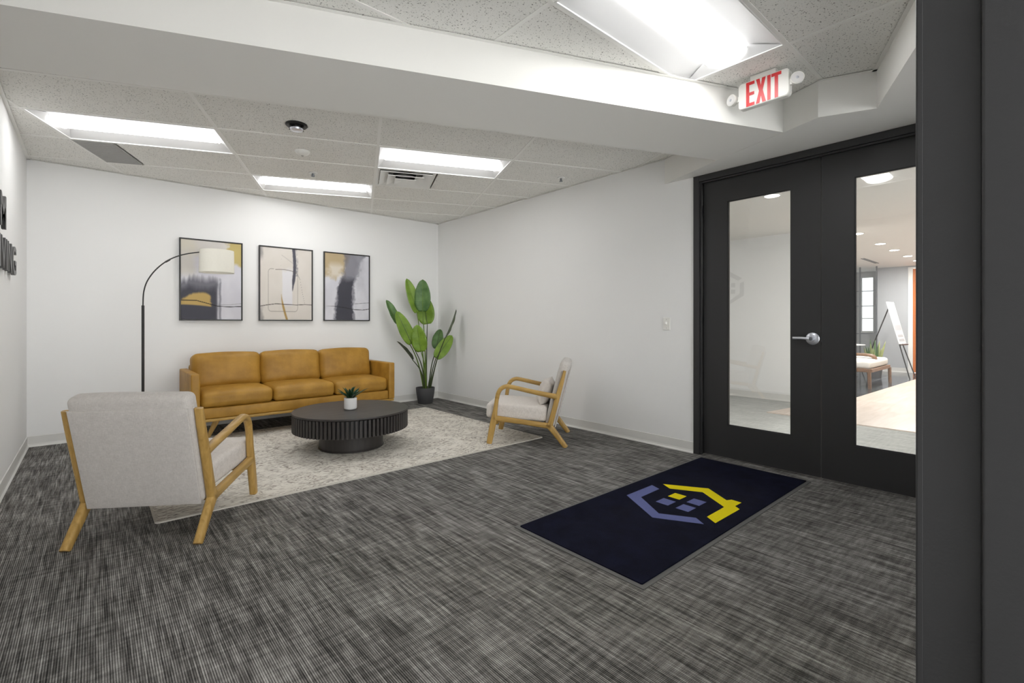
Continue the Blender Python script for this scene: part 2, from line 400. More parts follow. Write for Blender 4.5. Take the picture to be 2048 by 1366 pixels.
# ceilings: lay-in tiles between T bars
GA = math.atan2(-.4005, .9163)
GX = Vector((math.cos(GA), math.sin(GA))); GY = Vector((-math.sin(GA), math.cos(GA))); GO = Vector((-.392, 4.825))
CW, CH = 1.2192, .6096
LOUNGE = [(XL, 3.570), (3.733, 1.785), (XR, 2.415), (XR, YB), (XL, YB)]
NEAR = [(XL, YN), (2.11, YN), (3.549, .717), (3.525, 1.2255), (XL, 2.903)]
ceil = struct('ceiling', box((XL - .1, -1.6, ZC + .06), (XR + .15, YB + .12, ZC + .12)), 'white_metal', 'white suspended ceiling of speckled acoustic tiles in a metal grid', 'ceiling')
def grid_ceiling(fn, irange, jrange, region, skip):
    for i in irange:
        for j in jrange:
            if (i, j) in skip: continue
            for (u0, u1, v0, v1) in skip.get('part', {}).get((i, j), [(0, 1, 0, 1)]):
                e = .009
                c = [fn(i * CW + u0 * CW + e, j * CH + v0 * CH + e), fn(i * CW + u1 * CW - e, j * CH + v0 * CH + e), fn(i * CW + u1 * CW - e, j * CH + v1 * CH - e), fn(i * CW + u0 * CW + e, j * CH + v1 * CH - e)]
                p = clip(c, region)
                if p and area(p) > .004: obj('ceiling_tile', prism(p, ZC + .003, ZC + .018), 'tile', ceil)
    w = .012
    def bar(a0, a1, b0, b1, dz=0.0):
        p = clip([fn(a0, b0), fn(a1, b0), fn(a1, b1), fn(a0, b1)], region)
        if p and area(p) > 1e-4: obj('grid_bar', prism(p, ZC - .0005 - dz, ZC + .03), 'grid', ceil)
    i0, i1, j0, j1 = irange[0], irange[-1] + 1, jrange[0], jrange[-1] + 1
    for i in range(i0, i1 + 1): bar(i * CW - w, i * CW + w, j0 * CH, j1 * CH)
    for j in range(j0, j1 + 1): bar(i0 * CW, i1 * CW, j * CH - w * .9, j * CH + w * .9, .0006)
def lfn(a, b): p = GO + GX * a + GY * b; return (p.x, p.y)
SK = {(0, 0): 1, (1, 2): 1, (2, 0): 1, 'part': {(0, 1): [(.25, 1, 0, 1)], (2, 1): [(.5, 1, 0, 1)]}}
grid_ceiling(lfn, range(-2, 6), range(-6, 7), LOUNGE, SK)
nfn = lambda a, b: (2.853 + a, .972 + b)
NSK = {(-1, 0): 1, 'part': {}}
grid_ceiling(nfn, range(-3, 2), range(-2, 5), NEAR, NSK)
# wall angle along the edges of both ceilings
def edge_angle(a, b, nrm):
    a = Vector(a); b = Vector(b); n = Vector(nrm).normalized()
    p = [a, b, b + n * .022, a + n * .022]; obj('wall_angle', prism([(q.x, q.y) for q in p], ZC - .004, ZC - .0016), 'grid', ceil)
edge_angle((XL, 3.58), (XL, YB), (1, 0)); edge_angle((XL, YB), (XR, YB), (0, -1)); edge_angle((XR, YB), (XR, 2.42), (-1, 0))
edge_angle((XL, 2.903), (3.52, 1.227), (-GY.x, -GY.y)); edge_angle((3.549, .717), (2.11, YN), (-.394, .919)); edge_angle((3.428, .992), (3.549, .717), (-.915, -.403))

# ------------------------------------------------------------------ ceiling things
def make_troffer(name, label, group=None):
    t = thing(name, label, 'ceiling light', group=group); L, Wd = CW / 2 - .0105, CH / 2 - .0100
    zt = .046
    bm = bmesh.new()                                         # housing: rim, end slopes and lid
    for s in (-1, 1):
        box((-L, s * Wd - .008 if s > 0 else s * Wd, -.003), (L, s * Wd if s > 0 else s * Wd + .008, .012), bm)
        box((s * L - .008 if s > 0 else s * L, -Wd, -.003), (s * L if s > 0 else s * L + .008, Wd, .012), bm)
    box((-L, -Wd, zt + .004), (L, Wd, zt + .02), bm)
    obj('housing', bm, 'white_metal', t)
    for s in (-1, 1):                                        # curved side reflectors
        bm = bmesh.new(); prev = None
        for k in range(9):
            u = k / 8; y = s * (Wd - .008 - u * (Wd - .008 - .118)); z = .004 + (zt - .006) * math.sin(u * PI / 2) ** 1.1
            cur = (bm.verts.new((-L + .008, y, z)), bm.verts.new((L - .008, y, z)))
            if prev: bm.faces.new((prev[0], prev[1], cur[1], cur[0]))
            prev = cur
        o = obj('side_reflector', bm, 'reflector', t, 'all')
        bm = bmesh.new()                                     # end slope
        a = [bm.verts.new(p) for p in ((s * (L - .008), -Wd + .008, .003), (s * (L - .008), Wd - .008, .003), (s * (L - .075), .13, zt), (s * (L - .075), -.13, zt))]
        bm.faces.new(a); obj('end_panel', bm, 'reflector', t)
    bm = bmesh.new(); n = 14; a, b = [], []                  # bowed lens
    for k in range(n + 1):
        th = PI * k / n; y = .118 * math.cos(th); z = zt - .002 - .042 * math.sin(th)
        a.append(bm.verts.new((-L + .07, y, z))); b.append(bm.verts.new((L - .07, y, z)))
    for k in range(n): bm.faces.new((a[k], a[k + 1], b[k + 1], b[k]))
    bm.faces.new(a[::-1]); bm.faces.new(b); bm.faces.new((a[0], b[0], b[n], a[n]))
    obj('lens', bm, 'lens', t, True)
    for s in (-1, 1):
        p = [Vector((s * (L - .066), .122 * math.cos(PI * k / n), zt - .002 - .046 * math.sin(PI * k / n))) for k in range(n + 1)]
        obj('lens_end_cap', tube(p, .0035, 6), 'white_metal', t)
    return t
def copy_tree(o, parent=None):
    c = o.copy(); COL.objects.link(c); c.parent = parent
    for ch in list(o.children): copy_tree(ch, c)
    return c
def cell(i, j): p = GO + GX * (i + .5) * CW + GY * (j + .5) * CH; return (p.x, p.y, ZC)
TG = 'troffer lights recessed in the ceiling'
tr0 = make_troffer('troffer_light', 'long recessed ceiling light at upper left, next to the grey vent', TG); tr0.location = cell(0, 0); tr0.rotation_euler.z = GA
for lab, loc, rz in (('recessed ceiling light closest to the back wall above the sofa', cell(1, 2), GA), ('recessed ceiling light beside the square air diffuser', cell(2, 0), GA),
                     ('large recessed ceiling light in the foreground beside the exit sign', (2.853 - CW / 2, .972 + CH / 2, ZC), 0)):
    c = copy_tree(tr0); c.location = loc; c.rotation_euler.z = rz; c['label'] = lab
# return air grille (1 x 2 ft)
g = thing('return_vent', 'flat grey perforated vent panel set in the ceiling at left', 'vent')
p = GO + GX * .125 * CW + GY * 1.5 * CH; g.location = (p.x, p.y, ZC); g.rotation_euler.z = GA
bm = box((-.142, -.294, .004), (.142, .294, .012)); obj('perforated_plate', bm, 'vent_grey', g)
bm = bmesh.new()
for k in range(27):
    y = -.286 + k * .022; box((-.14, y, -.001), (.14, y + .009, .004), bm)
o = obj('perforation_rib', bm, 'vent_grey', g); o['kind'] = 'stuff'
bm = box((-.146, -.298, -.002), (-.138, .298, .008)); box((.138, -.298, -.002), (.146, .298, .008), bm); obj('frame', bm, 'vent_grey', g)
# square supply diffuser
g = thing('air_diffuser', 'white square stepped air diffuser in the ceiling', 'vent')
p = GO + GX * 2.25 * CW + GY * 1.5 * CH; g.location = (p.x, p.y, ZC); g.rotation_euler.z = GA
def sq_cone(r0, z0, r1, z1, th=.004):
    bm = bmesh.new(); R = [[bm.verts.new((sx * r, sy * r, z)) for sx, sy in ((-1, -1), (1, -1), (1, 1), (-1, 1))] for r, z in ((r0, z0), (r1, z1), (r1, z1 + th), (r0, z0 + th))]
    for a, b in zip(R, R[1:] + R[:1]):
        for k in range(4): bm.faces.new((a[k], a[(k + 1) % 4], b[(k + 1) % 4], b[k]))
    return bm
obj('face_frame', sq_cone(.294, -.001, .262, .004), 'white_metal', g)
obj('plenum_box', box((-.285, -.285, .052), (.285, .285, .057)), 'vent_grey', g)
obj('neck', lathe([(.12, .05), (.12, .02), (.112, .02), (.112, .05)], 28), 'black_plastic', g, True)
for r0, z0, r1, z1 in ((.258, -.010, .172, .010), (.182, -.022, .100, -.002), (.108, -.032, .030, -.018)): obj('louver', sq_cone(r0, z0, r1, z1), 'white_metal', g)
obj('centre_plate', box((-.032, -.032, -.020), (.032, .032, -.016)), 'white_metal', g)
# smoke detector, motion sensor, sprinklers
g = thing('smoke_detector', 'black round smoke detector on the ceiling tile', 'detector', (1.177, 3.855, ZC))
obj('mount_ring', lathe([(0, .004), (.078, .004), (.080, -.004), (.072, -.012), (.05, -.014), (0, -.014)], 32), 'black_plastic', g, True)
obj('sensor_head', lathe([(.046, -.012), (.046, -.026), (.040, -.036), (.0, -.036)], 28), 'black_plastic', g, True)
obj('clear_cap', lathe([(.049, -.030), (.044, -.042), (.03, -.046), (0, -.046), (0, -.0365), (.047, -.0365)], 28), 'chrome', g, True)
for k in range(4):
    a = k * PI / 2 + .5; obj('bracket', xf(box((.046, -.006, -.028), (.066, .006, -.012)), Matrix.Rotation(a, 4, 'Z')), 'black_plastic', g)
g = thing('motion_sensor', 'white domed motion sensor on the ceiling', 'sensor', (1.399, 4.417, ZC))
obj('dome', lathe([(.062, .002), (.062, -.006), (.05, -.022), (.03, -.034), (.012, -.038), (0, -.038)], 32), 'white_plastic', g, True)
obj('lens_window', lathe([(.012, -.0385), (.009, -.042), (0, -.043)], 16), 'vent_grey', g, True)
def sprinkler(loc, label):
    g = thing('sprinkler', label, 'sprinkler', loc, group='fire sprinklers')
    obj('escutcheon', lathe([(.042, .001), (.040, -.004), (.02, -.006), (.0, -.006)], 24), 'white_metal', g, True)
    obj('stem', lathe([(.012, -.004), (.010, -.02), (.006, -.034), (0, -.034)], 12), 'steel', g, True)
    obj('deflector', lathe([(0, -.032), (.018, -.034), (.018, -.037), (0, -.036)], 16), 'steel', g)
    for s in (-1, 1): obj('yoke_arm', tube([(s * .010, 0, -.016), (s * .016, 0, -.024), (s * .006, 0, -.034)], .003, 6), 'steel', g)
sprinkler((1.68, 4.981, ZC), 'small fire sprinkler in front of the light above the sofa')
sprinkler((3.696, 3.436, ZC), 'small fire sprinkler near the right wall above the armchair')

# exit sign
g = thing('exit_sign', 'white exit sign with red letters and two emergency lamp heads', 'sign', (3.07, 1.176, 2.57))
ax = lambda a, b, c: (-c, -a, b)       # a = right as seen from the camera (-Y), b = up, c towards the viewer (-X)
def rrect(w, hgt, r, k=5): return rsec(w / 2, hgt / 2, r, k)
obj('housing', prism(rrect(.292, .160, .022), -.022, .016, None, ax), 'white_plastic', g)
obj('face_plate', prism(rrect(.286, .154, .020), .016, .020, None, ax), 'white_plastic', g)
obj('canopy', box((-.02, -.075, .078), (.025, .075, .1075), None, .004), 'white_plastic', g)
H = .148; b0 = -H / 2; t0 = H / 2; sw = .019
def glyph(n, polys, off):
    bm = bmesh.new()
    for P in polys: prism([(a + off, b) for a, b in P], .020, .0215, bm, ax)
    obj(n, bm, 'red_letter', g)
R = lambda x0, x1, y0, y1: [(x0, y0), (x1, y0), (x1, y1), (x0, y1)]
glyph('letter_e', [[(0, b0), (.05, b0), (.05, b0 + sw), (sw, b0 + sw), (sw, -.0095), (.048, -.0095), (.048, .0095), (sw, .0095), (sw, t0 - sw), (.05, t0 - sw), (.05, t0), (0, t0)]], -.098)
glyph('letter_x', [[(0, b0), (.021, b0), (.029, -.03), (.037, b0), (.058, b0), (.040, 0), (.057, t0), (.036, t0), (.029, .03), (.022, t0), (.001, t0), (.018, 0)]], -.040)
glyph('letter_i', [R(0, sw, b0, t0)], .0255)
glyph('letter_t', [[(.018, b0), (.037, b0), (.037, t0 - sw), (.055, t0 - sw), (.055, t0), (0, t0), (0, t0 - sw), (.018, t0 - sw)]], .049)
for s, dz in ((1, .0), (-1, -.0)):     # lamp heads
    hd = obj('lamp_head', xf(lathe([(.0, .034), (.020, .032), (.032, .016), (.036, -.012), (.034, -.014), (.0, -.004)], 28), Matrix.Rotation(-PI / 2, 4, 'Y') @ Matrix.Rotation(PI, 4, 'X')), 'white_plastic', g, True, loc=(-.012, s * .186, dz), rot=(0, 0, s * -.35))
    obj('reflector', xf(lathe([(.0, .006), (.010, .004), (.030, -.0155), (.0, -.0165)], 24), Matrix.Rotation(-PI / 2, 4, 'Y') @ Matrix.Rotation(PI, 4, 'X')), 'white_ceramic', hd, True)
    obj('bulb', xf(lathe([(0, -.0165), (.008, -.0165), (.006, -.022), (0, -.024)], 14), Matrix.Rotation(-PI / 2, 4, 'Y') @ Matrix.Rotation(PI, 4, 'X')), 'chrome', hd, True)
    obj('swivel_arm', box((-.012, min(s * .14, s * .165), -.022), (.01, max(s * .14, s * .165), .012), None, .003), 'white_plastic', g)

# ------------------------------------------------------------------ black double doors
fr = struct('trim_1', prism([(0, 0), (.1, 0), (.1, .1), (0, .1)], 0, .001), 'black_paint', 'black metal frame around the glazed double doors', 'door frame')
bpy.data.meshes.remove(fr.data)
fr = tag(bpy.data.objects.new('trim_1', None), 'black metal frame around the glazed double doors', 'door frame', kind='structure'); COL.objects.link(fr)
def fbox(n, lo, hi, b=.0025): return obj(n, box(lo, hi, None, b), 'black_paint', fr)
for s, ya, yb in ((1, 2.074, 2.127), (-1, .155, .208)):
    fbox('jamb', (3.999, ya, 0), (XR + .155, yb, 2.448))
    y0, y1 = (2.060, 2.074) if s > 0 else (.208, .222)
    fbox('stop', (4.016, y0, 0), (4.042, y1, 2.395)); fbox('rabbet', (4.092, y0, 0), (4.155, y1, 2.395))
fbox('header', (3.999, .208, 2.395), (XR + .155, 2.074, 2.448)); fbox('header_stop', (4.016, .222, 2.381), (4.042, 2.060, 2.395)); fbox('header_rabbet', (4.092, .222, 2.381), (4.155, 2.060, 2.395))
def leaf(name, y0, y1, py0, py1, label, lever):
    d = tag(bpy.data.objects.new(name, None), label, 'door', kind='structure'); COL.objects.link(d); d.location = (4.05, (y0 + y1) / 2, 0)
    yc = (y0 + y1) / 2; z0, z1, pz0, pz1 = .012, 2.388, .287, 2.19; X0, X1 = 0, .045
    for n, lo, hi in (('stile', (X0, y0 - yc, z0), (X1, py0 - yc, z1)), ('stile', (X0, py1 - yc, z0), (X1, y1 - yc, z1)), ('bottom_rail', (X0, py0 - yc, z0), (X1, py1 - yc, pz0)), ('top_rail', (X0, py0 - yc, pz1), (X1, py1 - yc, z1))):
        obj(n, box(lo, hi), 'black_paint', d)
    obj('glass_pane', box((.019, py0 - yc, pz0), (.025, py1 - yc, pz1)), 'glass', d)
    bm = bmesh.new(); e = .007
    for lo, hi in (((.006, py0 - yc, pz0), (.019, py0 - yc + e, pz1)), ((.006, py1 - yc - e, pz0), (.019, py1 - yc, pz1)), ((.006, py0 - yc, pz0), (.019, py1 - yc, pz0 + e)), ((.006, py0 - yc, pz1 - e), (.019, py1 - yc, pz1))): box(lo, hi, bm)
    obj('glazing_bead', bm, 'black_paint', d)
    if lever:
        L = obj('lever_lock', xf(lathe([(0, 0), (.044, 0), (.046, .004), (.040, .010), (.02, .013), (.018, .034), (0, .034)], 36), Matrix.Rotation(-PI / 2, 4, 'Y')), 'chrome', d, True, loc=(-.0005, 1.207 - yc, 1.039)); L['label'] = 'satin chrome lever handle with round rose'
        obj('lever', sweep(catmull([(-.040, -.012, 0), (-.046, .02, .001), (-.048, .07, .004), (-.046, .112, .004), (-.040, .124, .004)], 5), .020, .014, (1, 0, 0), .4), 'chrome', L, True)
        obj('lock_cylinder', xf(lathe([(0, 0), (.013, 0), (.013, .006), (0, .007)], 20), Matrix.Translation((-.045, 0, 0)) @ Matrix.Rotation(-PI / 2, 4, 'Y')), 'steel', L, True)
        obj('strike_latch', box((.010, y0 - yc - .0035, 1.015), (.034, y0 - yc, 1.065)), 'steel', d)
    for hz in (.25, 1.2, 2.15):
        yy = (y1 if lever else y0) - yc; obj('hinge', tube([(.05, yy, hz - .05), (.05, yy, hz + .05)], .008, 8), 'black_metal', d)
    return d
leaf('door_1', 1.155, 2.056, 1.355, 1.848, 'black glazed door leaf with a chrome lever handle', True)
leaf('door_2', .226, 1.149, .455, .946, 'black glazed door leaf at right, partly hidden by the foreground jamb', False)
# foreground doorway jamb
jb = tag(bpy.data.objects.new('trim_2', None), 'dark painted door jamb standing close at the right edge', 'door frame', kind='structure'); COL.objects.link(jb)
obj('jamb_rabbet', box((JX, .05, 0), (JX + .05, .102, 2.45), None, .003, 3), 'jamb_paint', jb)
obj('jamb_face', box((JX, .098, 0), (JX + .052, .106, 2.45), None, .002, 2), 'jamb_paint', jb)
obj('jamb_stop', box((JX - .016, -.03, 0), (JX + .05, .0515, 2.45), None, .003, 3), 'jamb_paint', jb)
obj('jamb_rear', box((JX, -.065, 0), (JX + .05, -.03, 2.45), None, .003), 'jamb_paint', jb)
obj('jamb_left', box((-.44, -.065, 0), (-.39, .106, 2.45), None, .003), 'jamb_paint', jb)
obj('jamb_head', box((-.39, -.065, 2.40), (JX, .106, 2.45), None, .003), 'jamb_paint', jb)

# light switch
g = thing('light_switch', 'white light switch plate on the right wall beside the door frame', 'switch', (XR, 2.393, 1.149))
obj('plate', box((-.006, -.036, -.058), (0, .036, .058), None, .002), 'white_plastic', g)
obj('toggle', xf(box((-.016, -.005, -.012), (0, .005, .012), None, .001), Matrix.Translation((-.005, 0, .004)) @ Matrix.Rotation(.35, 4, 'Y')), 'white_plastic', g)
for s in (-1, 1): obj('screw', xf(lathe([(0, 0), (.003, 0), (.0025, .0012), (0, .0012)], 10), Matrix.Translation((-.006, 0, s * .04)) @ Matrix.Rotation(-PI / 2, 4, 'Y')), 'steel', g)

# ------------------------------------------------------------------ wall lettering and logo on the left wall
def letter_mesh(ch, height, width, depth):
    cu = bpy.data.curves.new('f', 'FONT'); cu.body = ch; cu.size = 1; cu.extrude = .5; cu.offset = .012; cu.resolution_u = 6
    o = bpy.data.objects.new('f', cu); COL.objects.link(o); bpy.context.view_layer.update()
    me = bpy.data.meshes.new_from_object(o.evaluated_get(bpy.context.evaluated_depsgraph_get())); bpy.data.objects.remove(o); bpy.data.curves.remove(cu)
    n = len(me.vertices); co = np.empty(n * 3); me.vertices.foreach_get('co', co); co = co.reshape(-1, 3); lo = co.min(0); sz = co.max(0) - lo
    co = (co - lo) / sz; out = np.stack([.012 + co[:, 2] * depth, co[:, 0] * width, co[:, 1] * height], 1)
    me.vertices.foreach_set('co', out.ravel()); me.update(); return me
g = thing('wall_lettering', 'raised charcoal letters mounted in two rows on the left wall', 'sign', (XL, 5.0, 1.5))
for ch, y0, w, z0, hh in (('M', 4.335, .25, 1.773, .214), ('I', 4.285, .045, 1.510, .204), ('V', 4.365, .205, 1.510, .204), ('I', 4.602, .045, 1.510, .204), ('N', 4.690, .19, 1.510, .204), ('G', 4.926, .21, 1.507, .210)):
    o = obj('letter_' + ch.lower(), letter_mesh(ch, hh, w, .02), 'charcoal_letter', g, loc=(0, y0 - 5.0, z0 - 1.5))
    obj('standoff_pin', tube([(0, w / 2, hh * .5), (.013, w / 2, hh * .5)], .004, 6), 'steel', o)
YEL = [(3.049, 1.848), (3.203, 1.591), (3.078, 1.409), (3.113, 1.392), (3.109, 1.328), (3.021, 1.330), (2.992, 1.289), (2.68, 1.291), (2.73, 1.366), (2.955, 1.367), (3.105, 1.584), (3.002, 1.768)]
BLU = [(2.97, 1.888), (2.939, 1.812), (2.712, 1.807), (2.56, 1.581), (2.666, 1.401), (2.617, 1.328), (2.478, 1.573), (2.669, 1.888)]
SQ = [[(2.950, 1.698), (2.950, 1.616), (2.860, 1.616), (2.860, 1.698)], [(2.808, 1.698), (2.808, 1.612), (2.714, 1.612), (2.714, 1.698)], [(2.950, 1.564), (2.950, 1.480), (2.856, 1.480), (2.856, 1.564)], [(2.808, 1.559), (2.808, 1.476), (2.714, 1.476), (2.714, 1.559)]]
g = thing('wall_logo', 'grey hexagonal house emblem mounted on the left wall', 'sign', (XL, 3.87, 1.775))
for n, P in [('emblem_roof', YEL), ('emblem_side', BLU)] + [('emblem_window', s) for s in SQ]:
    obj(n, prism([((1.59 - y) * .8, (x - 2.84) * .8) for x, y in P], .004, .022, None, lambda a, b, c: (c, a, b)), 'grey_logo', g)

# ------------------------------------------------------------------ pictures
def vnoise(nx, ny, fx, fy, octv=4, seed=0):
    r = np.random.default_rng(seed); out = np.zeros((ny, nx)); amp = 1; tot = 0
    for o in range(octv):
        gx, gy = max(2, int(fx * 2 ** o)) + 2, max(2, int(fy * 2 ** o)) + 2; gg = r.random((gy, gx))
        x = np.linspace(0, gx - 1.001, nx); y = np.linspace(0, gy - 1.001, ny); xi = x.astype(int); yi = y.astype(int)
        xf_ = x - xi; yf_ = y - yi; sx = xf_ * xf_ * (3 - 2 * xf_); sy = (yf_ * yf_ * (3 - 2 * yf_))[:, None]
        a = gg[yi][:, xi]; b = gg[yi][:, xi + 1]; c = gg[yi + 1][:, xi]; d = gg[yi + 1][:, xi + 1]
        out += amp * ((a * (1 - sx) + b * sx) * (1 - sy) + (c * (1 - sx) + d * sx) * sy); tot += amp; amp *= .55
    return out / tot
NXA, NYA = 110, 162
def canvas_paint(kind):
    U, V = np.meshgrid(np.linspace(0, 1, NXA), np.linspace(0, 1, NYA)); N = lambda fx, fy, s, o=4: vnoise(NXA, NYA, fx, fy, o, s) - .5
    img = np.zeros((NYA, NXA, 3))
    def put(mask, rgb):
        m = np.clip(mask, 0, 1)[..., None]; img[:] = img * (1 - m) + np.array(rgb, float) * m
    sm = lambda x, w=.03: np.clip(x / w + .5, 0, 1)
    if kind == 0:
        img[:] = (208, 207, 215); put(N(3, 3, 1) * 2.2 + .2, (220, 220, 226)); put(sm(V - .84 + N(5, 5, 2) * .3, .15) * .6, (206, 200, 186))
        put(sm(.22 - U + N(3, 6, 31) * .2, .15) * sm(V - .55, .1) * .45, (208, 200, 176))
        put(sm(U - .74 + N(8, 8, 3) * .35, .06) * sm(V - .78 + N(5, 5, 4) * .22 - (U - .7) * -.3, .05) * .85, (190, 170, 98))
        top = .50 + N(22, 2, 5) * .11 + N(4, 3, 6) * .1
        put(sm(top - V, .09) * sm(.60 - U + N(3, 6, 7) * .05, .04) * .9, (104, 103, 112)); put(sm(.40 + N(6, 3, 8) * .16 - V, .08) * sm(.57 - U, .03), (70, 70, 79))
        put(sm(.013 - abs(U - .635 + N(2, 14, 9) * .02), .03) * sm(.48 - V + N(3, 20, 10) * .3, .1) * .8, (96, 96, 106)); put(sm(.010 - abs(U - .60), .02) * sm(.42 - V, .05) * .6, (214, 214, 220))
        lo = .185 - .10 * (U - .12) ** 2 - .02 * U; hi = .245 + .10 * np.sin(np.clip(U, 0, .5) * PI / .62)
        put(sm(V - lo, .015) * sm(hi - V + N(30, 3, 11) * .02, .03) * sm(.47 - U + N(3, 24, 12) * .07, .03), (188, 160, 98))
        ln = np.interp(U[0], [0, .25, .42, .6, .8, 1], [.238, .238, .205, .170, .165, .172]); put(sm(.0045 - abs(V - ln[None]), .004), (26, 25, 24))
        ln2 = np.interp(U[0], [0, .6, .8, 1], [.3, .19, .192, .21]); put(sm(.0035 - abs(V - ln2[None]), .004) * (U > .6) * .5, (120, 118, 120))
    elif kind == 1:
        img[:] = (212, 206, 198); put(N(3, 3, 21) * 1.6 + .25, (220, 215, 208))
        put(sm(U - .41 + N(2, 8, 22) * .03, .02) * sm(.61 - U, .02) * sm(V - .20, .03) * sm(.70 - V + N(10, 3, 23) * .1, .08) * .8, (222, 222, 228))
        cx = .635 + .02 * np.sin((1 - V) * 7) - .03 * np.clip(.6 - V, 0, 1); put(sm(.030 * np.clip((V - .40) * 6, 0, 1) - abs(U - cx) + N(4, 30, 24) * .012, .012) * (V > .40), (80, 80, 90))
        put(sm(.020 - abs(U - cx - .05), .02) * (V > .62) * np.clip(N(14, 20, 25) * 3 + .3, 0, 1), (120, 118, 124))
        gx = .395 + .10 * np.clip(.36 - V, 0, 1) ** 1.5 * 5; put(sm(.020 * np.clip((.36 - V) * 6, .1, 1) - abs(U - gx), .012) * (V < .36), (170, 140, 82))
        dx = np.maximum(np.abs(U - .43) - .23, 0); dy = np.maximum(np.abs(V - .41) - .24, 0); d = np.sqrt(dx ** 2 + dy ** 2) - .055; d = np.where((dx == 0) & (dy == 0), -.2, d)
        put(sm(.004 - abs(d), .005) * ((V < .66) | (U < .25)) * .65, (130, 124, 116))
        ln = np.interp(U[0], [0, .1, .3, .45, .7, .85, 1], [.185, .20, .222, .215, .21, .218, .216]); put(sm(.0045 - abs(V - ln[None]), .004) * .9, (60, 52, 46))
        q = np.interp(U[0], [.28, .45, .6, .7, .76, .80, .86], [.70, .705, .69, .66, .58, .42, .22]); put(sm(.0045 - abs(V - q[None]), .006) * (U > .28) * (U < .86) * .7, (90, 84, 80))
        q = np.interp(U[0], [.37, .4, .5, .62], [.6, .905, .86, .80]); put(sm(.004 - abs(V - q[None]), .006) * (U > .38) * (U < .62) * .5, (150, 146, 142))
        put(sm(.05 - U + N(4, 8, 27) * .1, .05) * (sm(V - .85, .1) + sm(.16 - V, .1)) * .5, (110, 108, 108))
    else:
        img[:] = (206, 206, 213); put(N(4, 4, 41) * 2 + .2, (222, 222, 228))
        put(sm(.50 - U + N(6, 4, 42) * .25, .08) * sm(V - .62 + N(8, 6, 43) * .25, .08) * .85, (178, 156, 114)); put(sm(.14 - abs(U - .22 + N(6, 10, 44) * .2), .1) * sm(.10 - abs(V - .74), .1) * .8, (222, 216, 206))
        c = np.interp(V[:, 0], [0, .25, .5, .62, .8, 1], [.43, .43, .45, .52, .60, .66])[:, None]; w = np.interp(V[:, 0], [0, .3, .5, .65, .85, 1], [.185, .17, .16, .14, .17, .20])[:, None]
        put(sm(w + .03 - abs(U - c) + N(8, 12, 45) * .16, .05) * .75, (112, 111, 120)); put(sm(w - abs(U - c) + N(10, 16, 46) * .10, .03) * sm(.62 - V + N(5, 5, 47) * .2, .12), (68, 68, 77))
        put(sm(.10 - abs(U - .80 + N(5, 6, 48) * .2), .1) * sm(V - .45, .2) * .4, (170, 170, 178))
        ln = np.interp(U[0], [0, .2, .45, .65, .85, 1], [.205, .205, .185, .16, .155, .17]); put(sm(.0045 - abs(V - ln[None]), .004) * np.clip(U * 4, 0, .9), (40, 40, 44))
        ln = np.interp(U[0], [.6, 1], [.245, .27]); put(sm(.004 - abs(V - ln[None]), .004) * (U > .6) * .6, (90, 90, 96))
    c = img / 255; return np.where(c <= .04045, c / 12.92, ((c + .055) / 1.055) ** 2.4)
def picture(x0, x1, kind, label):
    z0, z1 = 1.182, 2.086; w, hh = x1 - x0, z1 - z0
    g = thing('framed_picture', label, 'picture', ((x0 + x1) / 2, YB, (z0 + z1) / 2), group='abstract pictures above the sofa')
    e = .012; bm = bmesh.new()
    for lo, hi in (((-w / 2, -.034, -hh / 2), (-w / 2 + e, -.002, hh / 2)), ((w / 2 - e, -.034, -hh / 2), (w / 2, -.002, hh / 2)), ((-w / 2 + e, -.034, -hh / 2), (w / 2 - e, -.002, -hh / 2 + e)), ((-w / 2 + e, -.034, hh / 2 - e), (w / 2 - e, -.002, hh / 2))): box(lo, hi, bm)
    obj('frame', bm, 'black_metal', g)
    iw, ih = w / 2 - e - .002, hh / 2 - e - .002
    xs = np.linspace(-iw, iw, NXA); zs = np.linspace(-ih, ih, NYA); X, Z = np.meshgrid(xs, zs)
    V = np.stack([X, np.full_like(X, -.026), Z], -1).reshape(-1, 3)
    idx = np.arange(NXA * NYA).reshape(NYA, NXA); F = np.stack([idx[:-1, :-1], idx[:-1, 1:], idx[1:, 1:], idx[1:, :-1]], -1).reshape(-1, 4)
    me = bpy.data.meshes.new('canvas'); me.from_pydata(V.tolist(), [], F.tolist())
    ca = me.color_attributes.new('Col', 'FLOAT_COLOR', 'POINT'); rgba = np.ones((NXA * NYA, 4)); rgba[:, :3] = canvas_paint(kind).reshape(-1, 3); ca.data.foreach_set('color', rgba.ravel().astype(np.float32))
    obj('canvas', me, 'art', g); obj('backing_board', box((-iw, -.022, -ih), (iw, -.004, ih)), 'white_plastic', g)
picture(.705, 1.316, 0, 'abstract print with charcoal block and gold brush stroke, behind the lamp shade')
picture(1.491, 2.115, 1, 'beige abstract print with thin lines and one dark vertical stroke')
picture(2.256, 2.884, 2, 'abstract print with tan corner and dark ragged column, nearest the plant')

